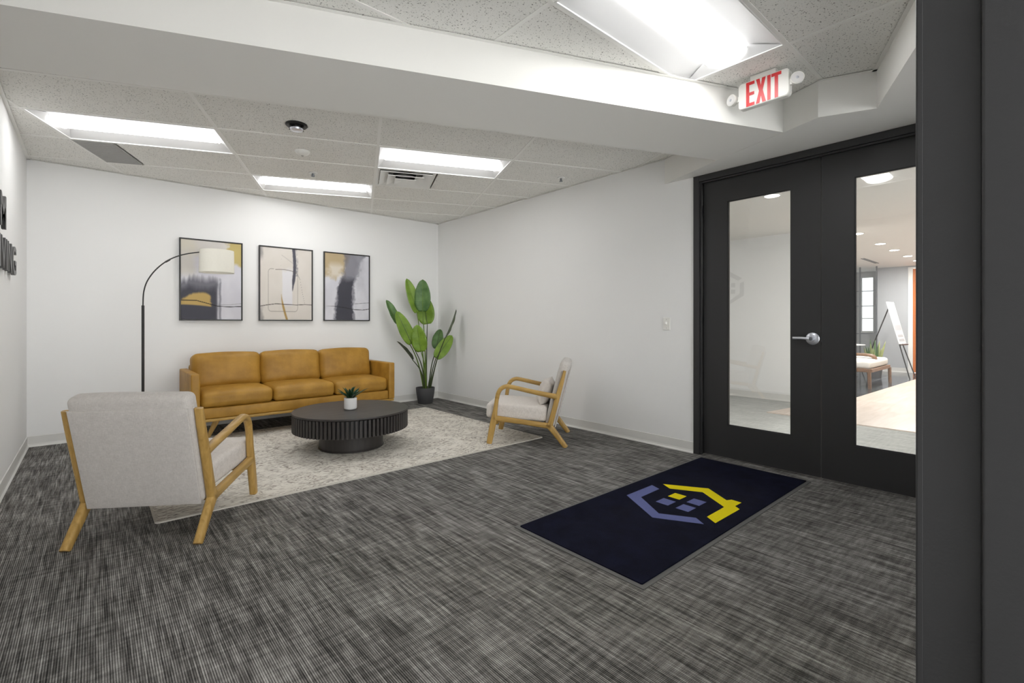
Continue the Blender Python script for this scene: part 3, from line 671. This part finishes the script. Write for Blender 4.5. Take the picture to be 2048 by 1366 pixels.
# ------------------------------------------------------------------ rug and door mat
g = thing('area_rug', 'ivory rug with faded floral pattern under the coffee table', 'rug')
g.location = (1.84, 4.545, 0)
obj('pile', prism(rsec(1.567, 1.126, .02), .001, .009), 'rug', g)
bm = bmesh.new(); ring = rsec(1.572, 1.131, .022); inn = rsec(1.562, 1.121, .018)
a = [bm.verts.new((x, y, .0)) for x, y in ring]; b = [bm.verts.new((x, y, .0085)) for x, y in ring]; c = [bm.verts.new((x, y, .0105)) for x, y in inn]
for p, q in ((a, b), (b, c)):
    for k in range(len(p)): bm.faces.new((p[k], p[(k + 1) % len(p)], q[(k + 1) % len(p)], q[k]))
obj('bound_edge', bm, 'rug_edge', g)
g = thing('door_mat', 'navy door mat with yellow and blue house emblem before the black doors', 'mat', (2.86, 1.604, 0))
obj('rubber_border', prism(rsec(1.068, .424, .008), .0, .005), 'mat_rubber', g)
obj('pile', prism(rsec(1.044, .400, .006), .004, .0105), 'mat_navy', g)
for n, P, m in [('emblem_roof', YEL, 'mat_yellow'), ('emblem_side', BLU, 'mat_blue')] + [('emblem_window', s, 'mat_yellow' if i == 0 else 'mat_blue') for i, s in enumerate(SQ)]:
    obj(n, prism([(x - 2.86, y - 1.604) for x, y in P], .0106, .0118), m, g)

# ------------------------------------------------------------------ sofa
g = thing('sofa', 'cognac leather three-seat sofa with six cushions and wooden legs', 'sofa', (1.7515, 5.805, .0105))
SX, SY = 1.7515, 5.805
def sb(n, lo, hi, mat='leather', bev=.012, seg=3): return obj(n, box((lo[0] - SX, lo[1] - SY, lo[2]), (hi[0] - SX, hi[1] - SY, hi[2]), None, bev, seg), mat, g, True)
for x0, x1 in ((.697, .772), (2.731, 2.806)): sb('arm', (x0, 5.400, .214), (x1, 6.205, .655))
sb('base', (.774, 5.415, .214), (2.729, 6.19, .318)); sb('back_frame', (.774, 6.085, .32), (2.729, 6.205, .70), bev=.03)
sb('plinth', (.705, 5.402, .187), (2.798, 6.195, .213), 'oak_x', .005)
xs = (.775, 1.428, 2.078, 2.728)
for a, b in zip(xs, xs[1:]):
    obj('seat_cushion', soft((b - a - .004, .645, .148), .045, (.004, .016, .022), wob=.0012), 'leather', g, 'all', loc=((a + b) / 2 - SX, 5.405 + .335 - SY, .318 + .078))
xs = (.768, 1.418, 2.070, 2.716)
for i, (a, b) in enumerate(zip(xs, xs[1:])):
    obj('back_cushion', soft((b - a - .004, .17, .37), .055, (.006, .035, .012), wob=.003), 'leather', g, 'all', loc=((a + b) / 2 - SX, 5.965 - SY, .632), rot=(-.19, 0, (.01, -.02, .015)[i]))
for x, y, sx, sy in ((.90, 5.60, -1, -1), (2.60, 5.60, 1, -1), (.90, 6.08, -1, 1), (2.60, 6.08, 1, 1)):
    obj('leg', sweep([(x - sx * .05 - SX, y - SY, .188), (x + sx * .035 - SX, y - SY, 0 if sy < 0 else -.0105)], [.062, .030], [.05, .028], (0, 1, 0), .3), 'oak', g, True)

# ------------------------------------------------------------------ armchairs (local +y = front, origin under the centre)
def P2(lx, s, z): return (lx, .36 - s, z)
def make_chair(label, cat='chair'):
    t = thing('armchair', label, cat, group='wood framed lounge armchairs')
    for sd in (-1, 1):
        lx = sd * .312; lat = (1, 0, 0); tk = .042
        fl = catmull([P2(lx, -.001, 0), P2(lx, .022, .12), P2(lx, .045, .235), P2(lx, .06, .33), P2(lx, .074, .43)], 4)
        obj('front_leg', sweep(fl, [.050 + .014 * math.sin(PI * min(1, i / 12)) - .014 * i / 16 for i in range(len(fl))], tk, lat), 'oak', t, True)
        ar = catmull([P2(lx, .0735, .425), P2(lx, .086, .478), P2(lx, .112, .520), P2(lx, .155, .543), P2(lx, .21, .541), P2(lx, .40, .502), P2(lx, .58, .468), P2(lx, .645, .456)], 5)
        obj('armrest', sweep(ar, [.040 if i < 20 else .040 + .020 * ((i - 20) / 15) ** 2 for i in range(len(ar))], [tk + .006 * min(1, i / 12) for i in range(len(ar))], lat, .42), 'oak_y', t, True)
        obj('side_rail', sweep([P2(lx, .045, .243), P2(lx, .30, .215), P2(lx, .575, .183)], [.052, .046, .052], tk, lat), 'oak_y', t, True)
        obj('back_post', sweep([P2(lx, .574, .175), P2(lx, .610, .31), P2(lx, .650, .46), P2(lx, .690, .60), P2(lx, .716, .70)], [.052, .048, .046, .038, .026], tk, lat), 'oak', t, True)
        obj('rear_leg', sweep(catmull([P2(lx, .552, .205), P2(lx, .585, .168), P2(lx, .640, .10), P2(lx, .726, -.0105)], 4), [.075, .07, .066, .062, .058, .056, .055, .053, .052, .05, .048, .046, .045], tk, lat), 'oak', t, True)
    for s, z in ((.062, .205), (.53, .180)): obj('cross_rail', box((-.30, .36 - s - .018, z - .024), (.30, .36 - s + .018, z + .024), None, .004), 'oak_x', t, True)
    obj('seat_cushion', xf(soft((.572, .575, .138), .026, (.003, .006, .008), wob=.0008), Matrix.Rotation(.045, 4, 'X')), 'linen_seat', t, 'all', loc=(0, .36 - .252, .296))
    ang = math.atan2(.155, .60)
    mid = Vector((0, .36 - .647, .475))
    obj('backrest', xf(soft((.574, .098, .63), .034, (.003, .008, .005), wob=.0008), Matrix.Rotation(ang, 4, 'X')), 'linen', t, 'all', loc=mid)
    obj('back_panel', xf(soft((.560, .012, .555), .0055, (0, .003, 0)), Matrix.Translation(Matrix.Rotation(ang, 3, 'X') @ Vector((0, -.052, -.030))) @ Matrix.Rotation(ang, 4, 'X')), 'linen', t, 'all', loc=mid)
    obj('back_seam', xf(tube([(-.282, 0, 0), (.282, 0, 0)], .003, 6), Matrix.Translation(Matrix.Rotation(ang, 3, 'X') @ Vector((0, -.052, .249)))), 'linen', t, loc=mid)
    return t
ch1 = make_chair('light grey armchair in the left foreground seen from behind')
ch1.location = (.355, 3.442, .0105); ch1.rotation_euler.z = math.atan2(-.553, .833)
ch2 = copy_tree(ch1); ch2['label'] = 'light grey armchair by the right wall with a small cushion on its seat'
ch2.location = (3.310, 3.492, .0105); ch2.rotation_euler.z = math.atan2(.643, .766)
# pillow on the second chair
g = thing('throw_pillow', 'small pleated cream pillow leaning on the armchair back', 'pillow', (0, 0, 0))
Fd = Vector((-.643, .766, 0)); Ld = Vector((.766, .643, 0))
pc = Vector((3.310, 3.492, 0)) + Fd * (.36 - .475); g.location = (pc.x, pc.y, .365); g.rotation_euler.z = math.atan2(.643, .766)
bm = bmesh.new(); n, m = 26, 16; rows = []
for sgn in (1, -1):
    gr = []
    for i in range(n + 1):
        r = []
        for j in range(m + 1):
            u, v = i / n * 2 - 1, j / m * 2 - 1; th = .078 * (max(0, (1 - abs(u) ** 2.4) * (1 - abs(v) ** 2.4))) ** .5
            pl = .010 * math.sin(v * 26 + .6 * math.sin(u * 5)) * (1 - u ** 4)
            r.append(bm.verts.new((u * .20 * (1 - .06 * (1 - v * v)), sgn * (th + pl * (th > .01)), .125 + v * .125 * (1 - .05 * (1 - u * u)))))
        gr.append(r)
    for i in range(n):
        for j in range(m): bm.faces.new((gr[i][j], gr[i + 1][j], gr[i + 1][j + 1], gr[i][j + 1]))
bmesh.ops.remove_doubles(bm, verts=bm.verts[:], dist=.0012)
xf(bm, Matrix.Rotation(.36, 4, 'X')); obj('cover', bm, 'linen_seat', g, 'all')

# ------------------------------------------------------------------ coffee table
TZ, TR = .355, .515
g = thing('coffee_table', 'round black fluted coffee table on a drum base', 'table', (1.82, 4.35, .0095))
obj('table_top', lathe([(0, TZ - .020 - .0095), (TR - .012, TZ - .0295), (TR - .002, TZ - .0255), (TR, TZ - .0225), (TR, TZ - .0135), (TR - .003, TZ - .0095), (0, TZ - .0095)], 96), 'ebony', g, True)
obj('drum', lathe([(0, .176), (TR - .030, .176), (TR - .030, TZ - .029), (0, TZ - .029)], 80), 'black_plastic', g, True)
obj('base', lathe([(0, 0), (.285, 0), (.290, .004), (.290, .012), (.284, .016), (.284, .178), (0, .178)], 64), 'ebony_z', g, True)
NS = 88; me = None
for k in range(NS):
    a = 2 * PI * (k + .5) / NS
    if me is None: me = mesh(box((TR - .034, -.0118, .174), (TR - .003, .0118, TZ - .0298), None, .003, 1), 'slat'); me.materials.append(M['ebony_z'])
    obj('slat', me, None, g, rot=(0, 0, a))
# small succulent in a white pot
g = thing('potted_succulent', 'small dark green succulent in a white pot on the coffee table', 'plant', (1.80, 4.33, TZ + .0005))
obj('pot', lathe([(0, 0), (.046, 0), (.054, .006), (.057, .014), (.057, .108), (.054, .1085), (.052, .098), (0, .098)], 40), 'white_ceramic', g, True)
obj('soil', lathe([(0, .1005), (.0525, .099)], 24), 'soil', g)
def strap_leaf(base, tip, wid, nrm, mat, parent, fold=.25, bend=.06, name='leaf', power=.75, nt=12, nw=4, thick=.0016, shape=.72):
    B = Vector(base); T = Vector(tip); ax_ = (T - B); L = ax_.length; ax_.normalize(); nrm = Vector(nrm); nrm = (nrm - ax_ * nrm.dot(ax_)).normalized(); sd = ax_.cross(nrm)
    bm = bmesh.new(); rows = []
    for i in range(nt + 1):
        t = i / nt; w = wid / 2 * max(.02, math.sin(PI * min(1, (t * .97 + .03) ** power)) ** shape)
        c = B + ax_ * L * t + nrm * (-bend * L * (t * t) + bend * L * t * .6)
        rows.append([bm.verts.new(c + sd * w * u + nrm * (abs(u) * w * fold + .012 * w * 4 * math.sin(t * 17 + u * 2) * abs(u))) for u in [k / nw * 2 - 1 for k in range(nw + 1)]])
    for a, b in zip(rows, rows[1:]):
        for k in range(nw): bm.faces.new((a[k], a[k + 1], b[k + 1], b[k]))
    # give the blade a thickness
    o = obj(name, bm, mat, parent, 'all'); md = o.modifiers.new('thick', 'SOLIDIFY'); md.thickness = thick; md.offset = 0
    return o
for k in range(17):
    a = k * 2.4; ring = k / 17; el = 1.25 - ring * .85; L = .105 + .04 * random.random(); rb = .006 + .020 * ring
    d = Vector((math.cos(a) * math.cos(el), math.sin(a) * math.cos(el), math.sin(el))); B = Vector((math.cos(a) * rb, math.sin(a) * rb, .098))
    strap_leaf(B, B + d * L * (1 + .25 * ring), .034, Vector((-d.x * math.tan(el), -d.y * math.tan(el), 1)), 'leaf_small', g, .5, .10, power=.6, nt=6, nw=2)

# ------------------------------------------------------------------ bird of paradise plant in the corner
PX, PY = 3.60, 6.0
g = thing('bird_of_paradise_plant', 'tall broad-leaved plant in a dark grey pot in the corner', 'plant', (PX, PY, 0))
obj('pot', lathe([(0, 0), (.098, 0), (.104, .006), (.128, .15), (.134, .215), (.134, .228), (.127, .229), (.124, .20), (0, .20)], 44), 'planter_grey', g, True)
obj('soil', lathe([(0, .206), (.1235, .203)], 28), 'soil', g)
CD = Vector((-.5, -.86, .12))
LV = [((3.435, 5.95, 1.302), (3.274, 5.95, 1.772), .160, (-.2, -1, .1), 'leaf', .3, (3.585, 5.99), 'stem'),
      ((3.496, 5.90, 1.316), (3.472, 5.86, 1.764), .225, (-.55, -.8, .25), 'leaf_dark', .16, (3.592, 5.98), 'stem'),
      ((3.632, 6.0, 1.138), (3.600, 6.06, 1.560), .255, (-.6, -.8, .2), 'leaf', .12, (3.615, 6.0), 'stem_dark'),
      ((3.152, 6.0, 1.15), (3.010, 6.03, 1.470), .130, (.3, -1, -.2), 'leaf_dark', .4, (3.575, 6.0), 'stem'),
      ((3.294, 5.85, .869), (3.062, 5.84, 1.312), .185, (-.35, -1, .1), 'leaf', .25, (3.575, 5.97), 'stem_dark'),
      ((3.413, 5.80, .757), (3.320, 5.76, 1.128), .215, (-.6, -.8, .15), 'leaf', .16, (3.588, 5.965), 'stem'),
      ((3.787, 6.0, .775), (3.862, 6.02, 1.064), .170, (-.75, -.6, .2), 'leaf_dark', .25, (3.655, 5.99), 'stem_dark'),
      ((3.684, 5.85, .65), (3.955, 5.84, .975), .185, (-.5, -1, .2), 'leaf', .25, (3.650, 5.96), 'stem_dark'),
      ((3.709, 5.65, .95), (3.905, 5.65, 1.345), .150, (.86, -.50, -.35), 'leaf_back', .35, (3.650, 5.95), 'stem_dark'),
      ((3.306, 5.85, .65), (3.078, 5.85, .915), .120, (.80, -.12, .62), 'leaf_back', .45, (3.565, 5.97), 'stem_dark')]
for (B, T, w, nr, mt, fold, foot, sm) in LV:
    B = Vector(B) - Vector((PX, PY, 0)); T = Vector(T) - Vector((PX, PY, 0)); F = Vector((foot[0] - PX, foot[1] - PY, .20)); mid = F.lerp(B, .55) + Vector((0, 0, .06)) - (B - F) * .0; mid.x += (F.x - B.x) * .12
    lf = strap_leaf(B, T, w, nr, mt, g, fold, .07, power=.80, nt=18, nw=8, shape=.50)
    path = catmull([F, F.lerp(mid, .5) + Vector(((F.x - B.x) * .05, 0, .02)), mid, B], 5)
    obj('leaf_stem', tube(path, [.011, .0055], 8), sm, g, True)
    d = (T - B); rib = [B + d * t + Vector(nr).normalized() * (-.07 * d.length * (t * t) + .07 * d.length * t * .6 + .002) for t in (0, .25, .5, .75, .93)]
    obj('midrib', tube(rib, [.0045, .0012], 6), sm, lf, True)
obj('shoot', tube([(.01, -.05, .2), (.02, -.05, .28), (.034, -.05, .356)], [.008, .001], 6), 'stem_dark', g, True)

# ------------------------------------------------------------------ arc floor lamp
LX, LY = .356, 5.70
g = thing('arc_floor_lamp', 'black arc floor lamp with a cream drum shade beside the sofa', 'lamp', (LX, LY, 0))
obj('base', lathe([(0, 0), (.135, 0), (.14, .004), (.14, .018), (.135, .022), (.02, .024), (.016, .045), (0, .045)], 40), 'black_metal', g, True)
obj('pole', tube([(0, 0, .04), (0, 0, 1.322)], .0115, 14), 'black_metal', g, True)
ARC = catmull([(0, 0, 1.32), (.006, 0, 1.45), (.035, 0, 1.56), (.10, 0, 1.67), (.19, 0, 1.762), (.30, 0, 1.826), (.435, 0, 1.866), (.56, 0, 1.888), (.603, 0, 1.89)], 6)
obj('arc_arm', tube(ARC, .0058, 10), 'black_metal', g, True)
obj('arm_joint', tube([(.172, 0, 1.746), (.208, 0, 1.773)], .0085, 10), 'black_metal', g, True)
sh = obj('lamp_shade', lathe([(.157, 1.675), (.1535, 1.90), (.1505, 1.90), (.154, 1.675)], 48, c=(.603, 0, 0), closed=True), 'shade', g, True)
obj('shade_ring', lathe([(.154, 1.672), (.158, 1.672), (.158, 1.677), (.154, 1.677)], 48, c=(.603, 0, 0), closed=True), 'shade', sh)
bm = bmesh.new()
for k in range(3): tube([(.603, 0, 1.893), (.603 + .152 * math.cos(k * 2.094 + .4), .152 * math.sin(k * 2.094 + .4), 1.898)], .002, 5, bm)
obj('shade_spider', bm, 'black_metal', sh)
obj('lamp_socket', lathe([(0, 1.89), (.018, 1.89), (.018, 1.82), (.0, 1.82)], 16, c=(.603, 0, 0)), 'black_plastic', g, True)
obj('bulb', lathe([(0, 1.745), (.018, 1.752), (.028, 1.775), (.024, 1.80), (.013, 1.82), (0, 1.82)], 18, c=(.603, 0, 0)), 'white_ceramic', g, True)

# ------------------------------------------------------------------ the hall behind the doors
HX0, HX1, HY0, HY1, HZ = XR + .15, 15.2, -2.6, 5.4, 2.47
hf = struct('floor_hall', box((XR + .1, HY0, -.12), (HX1, HY1, -.001)), 'hall_carpet', 'pale grey streaked carpet in the hall behind the glass doors', 'floor')
struct('floor_hall_tile', prism([(7.8, 1.95), (8.9, 1.95), (13.9, 1.80), (15.2, 1.80), (15.2, 5.3), (7.8, 5.3)], -.001, .004), 'hall_tile', 'dark polished tile floor under the hall bench', 'floor')
struct('floor_hall_wood', prism([(6.43, -2.5), (14.5, -2.5), (14.5, 1.84), (12.9, 1.89), (8.76, 2.04), (7.6, 2.30), (6.53, 2.47)], -.001, .010), 'wood_floor', 'pale pinkish wood plank walkway in the hall', 'floor')
struct('ceiling_hall', box((HX0, HY0, HZ), (HX1, HY1, HZ + .1)), 'soffit', 'white smooth ceiling of the hall behind the doors', 'ceiling')
struct('wall_hall', box((7.67, 2.02, 0), (7.80, HY1, HZ)), 'wall', 'white hall wall seen through the left glass door', 'wall')
cove('baseboard_hall', (7.67, 2.02), (7.67, HY1), (-1, 0), 'grey-white baseboard of the hall wall behind the glass')
struct('wall_hall_left', box((HX0, HY1, 0), (HX1, HY1 + .1, HZ)), 'wall', 'white end wall at the left of the hall', 'wall')
struct('wall_hall_right', box((HX0, HY0 - .1, 0), (HX1, HY0, HZ)), 'wall', 'white end wall at the right of the hall', 'wall')
bm = box((14.2, 2.28, 0), (14.32, 2.86, HZ)); box((14.2, HY0, 0), (14.32, 1.22, HZ), bm); box((14.2, 1.22, 2.42), (14.32, 2.28, HZ), bm)
struct('wall_hall_far', bm, 'hall_grey', 'grey far wall of the hall beside the orange door', 'wall')
cove('baseboard_hall_far', (14.2, 2.28), (14.2, 2.86), (-1, 0), 'white baseboard under the grey far hall wall')
d = tag(bpy.data.objects.new('door_3', None), 'orange wooden door at the far end of the hall', 'door', kind='structure'); COL.objects.link(d); d.location = (14.2, 1.7, 0)
obj('door_panel', box((.01, -.40, .01), (.05, .495, 2.40), None, .003), 'orange_door', d)
for lo, hi in (((-.02, .495, 0), (.08, .58, 2.44)), ((-.02, -.48, 0), (.08, -.40, 2.44)), ((-.02, -.40, 2.405), (.08, .495, 2.44))): obj('door_casing', box(lo, hi, None, .003), 'white_metal', d)
obj('door_knob', xf(lathe([(0, 0), (.03, 0), (.012, .02), (.012, .04), (.03, .055), (.026, .075), (0, .08)], 20), Matrix.Translation((.01, .36, .98)) @ Matrix.Rotation(-PI / 2, 4, 'Y')), 'brass', d, True)
# window wall and glass partition
bm = box((15.0, 2.86, 0), (15.1, 3.10, HZ)); box((15.0, 3.36, 0), (15.1, 3.50, HZ), bm); box((15.0, 3.75, 0), (15.1, HY1, HZ), bm)
for a, b in ((3.10, 3.36), (3.50, 3.75)): box((15.0, a, 0), (15.1, b, .93), bm); box((15.0, a, 2.33), (15.1, b, HZ), bm)
box((14.32, 2.80, 0), (15.0, 2.86, HZ), bm)
struct('wall_hall_window', bm, 'hall_grey', 'grey window wall beyond the hall glass partition', 'wall')
for i, (a, b) in enumerate(((3.10, 3.36), (3.50, 3.75))):
    w = tag(bpy.data.objects.new('window_%d' % (i + 1), None), ('bright narrow window beyond the hall glass partition', 'second narrow window at the left edge of the door glass')[i], 'window', kind='structure'); COL.objects.link(w); w.location = (15.0, (a + b) / 2, .93); hw = (b - a) / 2
    obj('pane', box((.055, -hw + .015, .015), (.065, hw - .015, 1.385)), 'window_sky', w)
    bm = box((.03, -hw, 0), (.08, -hw + .015, 1.4)); box((.03, hw - .015, 0), (.08, hw, 1.4), bm); box((.03, -hw, 0), (.08, hw, .015), bm); box((.03, -hw, 1.385), (.08, hw, 1.4), bm); box((.03, -hw, .33), (.08, hw, .35), bm); obj('window_frame', bm, 'white_metal', w)
    obj('window_sill', box((-.05, -hw - .02, -.03), (.03, hw + .02, 0)), 'white_metal', w)
pt = tag(bpy.data.objects.new('glass_partition', None), 'clear glass partition with steel mullions at the hall end', 'partition', kind='structure'); COL.objects.link(pt); pt.location = (13.7, 3.4, 0)
for a, b in ((-.62, -.32), (-.30, .9)): obj('glass_panel', box((-.005, a, .02), (.005, b, HZ - .02)), 'glass', pt)
for y in (-.63, -.31, .91): obj('mullion', box((-.02, y - .012, 0), (.02, y + .012, HZ)), 'steel', pt)
for z in (.9, 1.55, 1.9): obj('rail', box((-.025, -.64, z - .008), (-.012, .92, z + .008)), 'steel', pt)
# downlights
for x in (5.268, 8.465, 9.84, 10.87, 12.05, 13.06):
    nth = {5.268: 'hall downlight seen at the top of the left door glass', 8.465: 'hall downlight nearest in the row seen through the right door glass', 9.84: 'second hall downlight in the row seen through the right glass', 10.87: 'third hall downlight in the row seen through the right glass', 12.05: 'fourth hall downlight in the row seen through the right glass', 13.06: 'farthest hall downlight above the orange door'}[x]
    g = thing('downlight', nth, 'ceiling light', (x, 1.94, HZ), group='hall downlights in a row')
    obj('trim_ring', lathe([(.085, .0), (.085, -.005), (.070, -.007), (.068, 0)], 28, closed=True), 'white_metal', g, True)
    obj('lamp_lens', lathe([(.068, -.004), (0, -.004)], 24), 'downlight_lens', g)
    ld = bpy.data.lights.new('downlight_beam', 'AREA'); ld.shape = 'DISK'; ld.size = .13; ld.energy = HALL_W; ld.color = (1, .98, .95)
    lo = bpy.data.objects.new('downlight_beam', ld); COL.objects.link(lo); lo.parent = g; lo.location = (0, 0, -.012)
g = thing('slot_diffuser', 'black linear slot vent in the hall ceiling', 'vent', (12.4, 2.62, HZ))
for k in (-1, 1): obj('slot', box((-.6, k * .022 - .012, -.006), (.6, k * .022 + .012, 0)), 'black_plastic', g)
# bench
g = thing('bench', 'wooden hall bench with white cushion seen through the right door glass', 'bench', (10.86, 2.55, .004))
for lx, ly in ((-.66, -.38), (.66, -.42), (-.66, .38), (.66, .38)): obj('leg', sweep([(lx, ly, .30), (lx, ly - .01 * (1 if ly < 0 else -1), 0)], [.06, .045], .05, (0, 1, 0), .2), 'walnut', g)
obj('apron', box((-.69, -.43, .285), (.69, -.37, .345), None, .006), 'walnut', g); obj('apron', box((-.69, .35, .285), (.69, .41, .345), None, .006), 'walnut', g)
obj('end_rail', box((-.69, -.39, .285), (-.63, .39, .345), None, .006), 'walnut', g); obj('end_rail', box((.63, -.39, .285), (.69, .39, .345), None, .006), 'walnut', g)
obj('seat_cushion', soft((1.34, .80, .14), .05, (.004, .01, .02)), 'boucle', g, 'all', loc=(0, .0, .415))
obj('arm_bolster', sweep(catmull([(-.1, -.36, .42), (-.1, -.33, .53), (-.1, -.2, .56), (-.1, .1, .56), (-.1, .40, .56)], 5), .05, .16, (1, 0, 0), .4), 'walnut', g, True)
# navy ottoman behind it
g = thing('ottoman', 'dark blue fabric ottoman at the foot of the hall bench', 'ottoman', (9.55, 2.46, .004))
obj('cushion', lathe([(0, .06), (.22, .06), (.25, .10), (.25, .26), (.22, .31), (0, .32)], 36), 'navy_fabric', g, True); obj('plinth', lathe([(0, 0), (.19, 0), (.19, .06), (0, .06)], 28), 'black_metal', g, True)
# white side table and snake plant
g = thing('side_table', 'white round side table behind the hall bench', 'table', (12.3, 3.02, .004))
obj('table_top', lathe([(0, .672), (.33, .672), (.335, .68), (.33, .688), (0, .688)], 40), 'white_metal', g, True); obj('pedestal', lathe([(0, .01), (.025, .01), (.022, .672), (0, .672)], 16), 'steel', g, True); obj('foot', lathe([(0, 0), (.2, 0), (.2, .01), (0, .014)], 30), 'steel', g, True)
g = thing('snake_plant', 'pale edged snake plant in a dark pot behind the hall bench', 'plant', (12.4, 2.55, .004))
obj('pot', lathe([(0, 0), (.12, 0), (.15, .28), (.145, .28), (.14, .25), (0, .25)], 28), 'planter_grey', g, True)
for k in range(14):
    a = k * 2.4; r = .02 + .06 * (k / 14); L = .35 + .22 * random.random(); B = Vector((math.cos(a) * r, math.sin(a) * r, .24)); T = B + Vector((math.cos(a) * (.05 + .12 * k / 14), math.sin(a) * (.05 + .12 * k / 14), L))
    strap_leaf(B, T, .05, (-1, .3 * math.sin(a), .1), 'leaf_pale' if k % 3 else 'leaf_dark', g, .3, .03, power=.7, nt=8, nw=2)
# easel with poster
g = thing('easel', 'black tripod easel in the hall holding a poster board', 'easel', (12.9, 2.2, .004))
E0 = Vector((12.9, 2.2, .004)); ap = Vector((12.83, 2.385, 1.48)) - E0
for b in ((12.53, 1.985, .004), (13.30, 2.02, .004), (13.55, 3.02, .004)):
    obj('leg', tube([ap, Vector(b) - E0], [.012, .011], 8), 'black_metal', g, True)
obj('ledge', tube([Vector((12.58, 2.150, .695)) - E0, Vector((13.08, 2.105, .695)) - E0], .012, 8), 'black_metal', g)
BA = Vector((12.6, 2.171, .712)); upv = Vector((0, .217, .888)); wv = Vector((.45, -.045, 0)); nv = upv.cross(wv).normalized() * .006
g = thing('poster_board', 'white printed poster board standing on the hall easel', 'poster', tuple(BA))
def slab(a0, a1, b0, b1, t0, t1):
    bm = bmesh.new(); c = [[bm.verts.new(wv * a + upv * b + nv * t) for a, b in ((a0, b0), (a1, b0), (a1, b1), (a0, b1))] for t in (t0, t1)]
    bm.faces.new(c[0][::-1]); bm.faces.new(c[1])
    for k in range(4): bm.faces.new((c[0][k], c[0][(k + 1) % 4], c[1][(k + 1) % 4], c[1][k]))
    return bm
obj('board', slab(0, 1, 0, 1, -.5, .5), 'paper', g)
for a0, a1, b0, b1 in ((.05, .95, .32, .45), (.15, .85, .06, .12), (.15, .85, .16, .22), (.35, .65, .58, .63)):
    obj('printed_block', slab(a0, a1, b0, b1, .5, .7), 'paper_grey', g); obj('printed_block', slab(a0, a1, b0, b1, -.7, -.5), 'paper_grey', g)
bpy.context.view_layer.update()
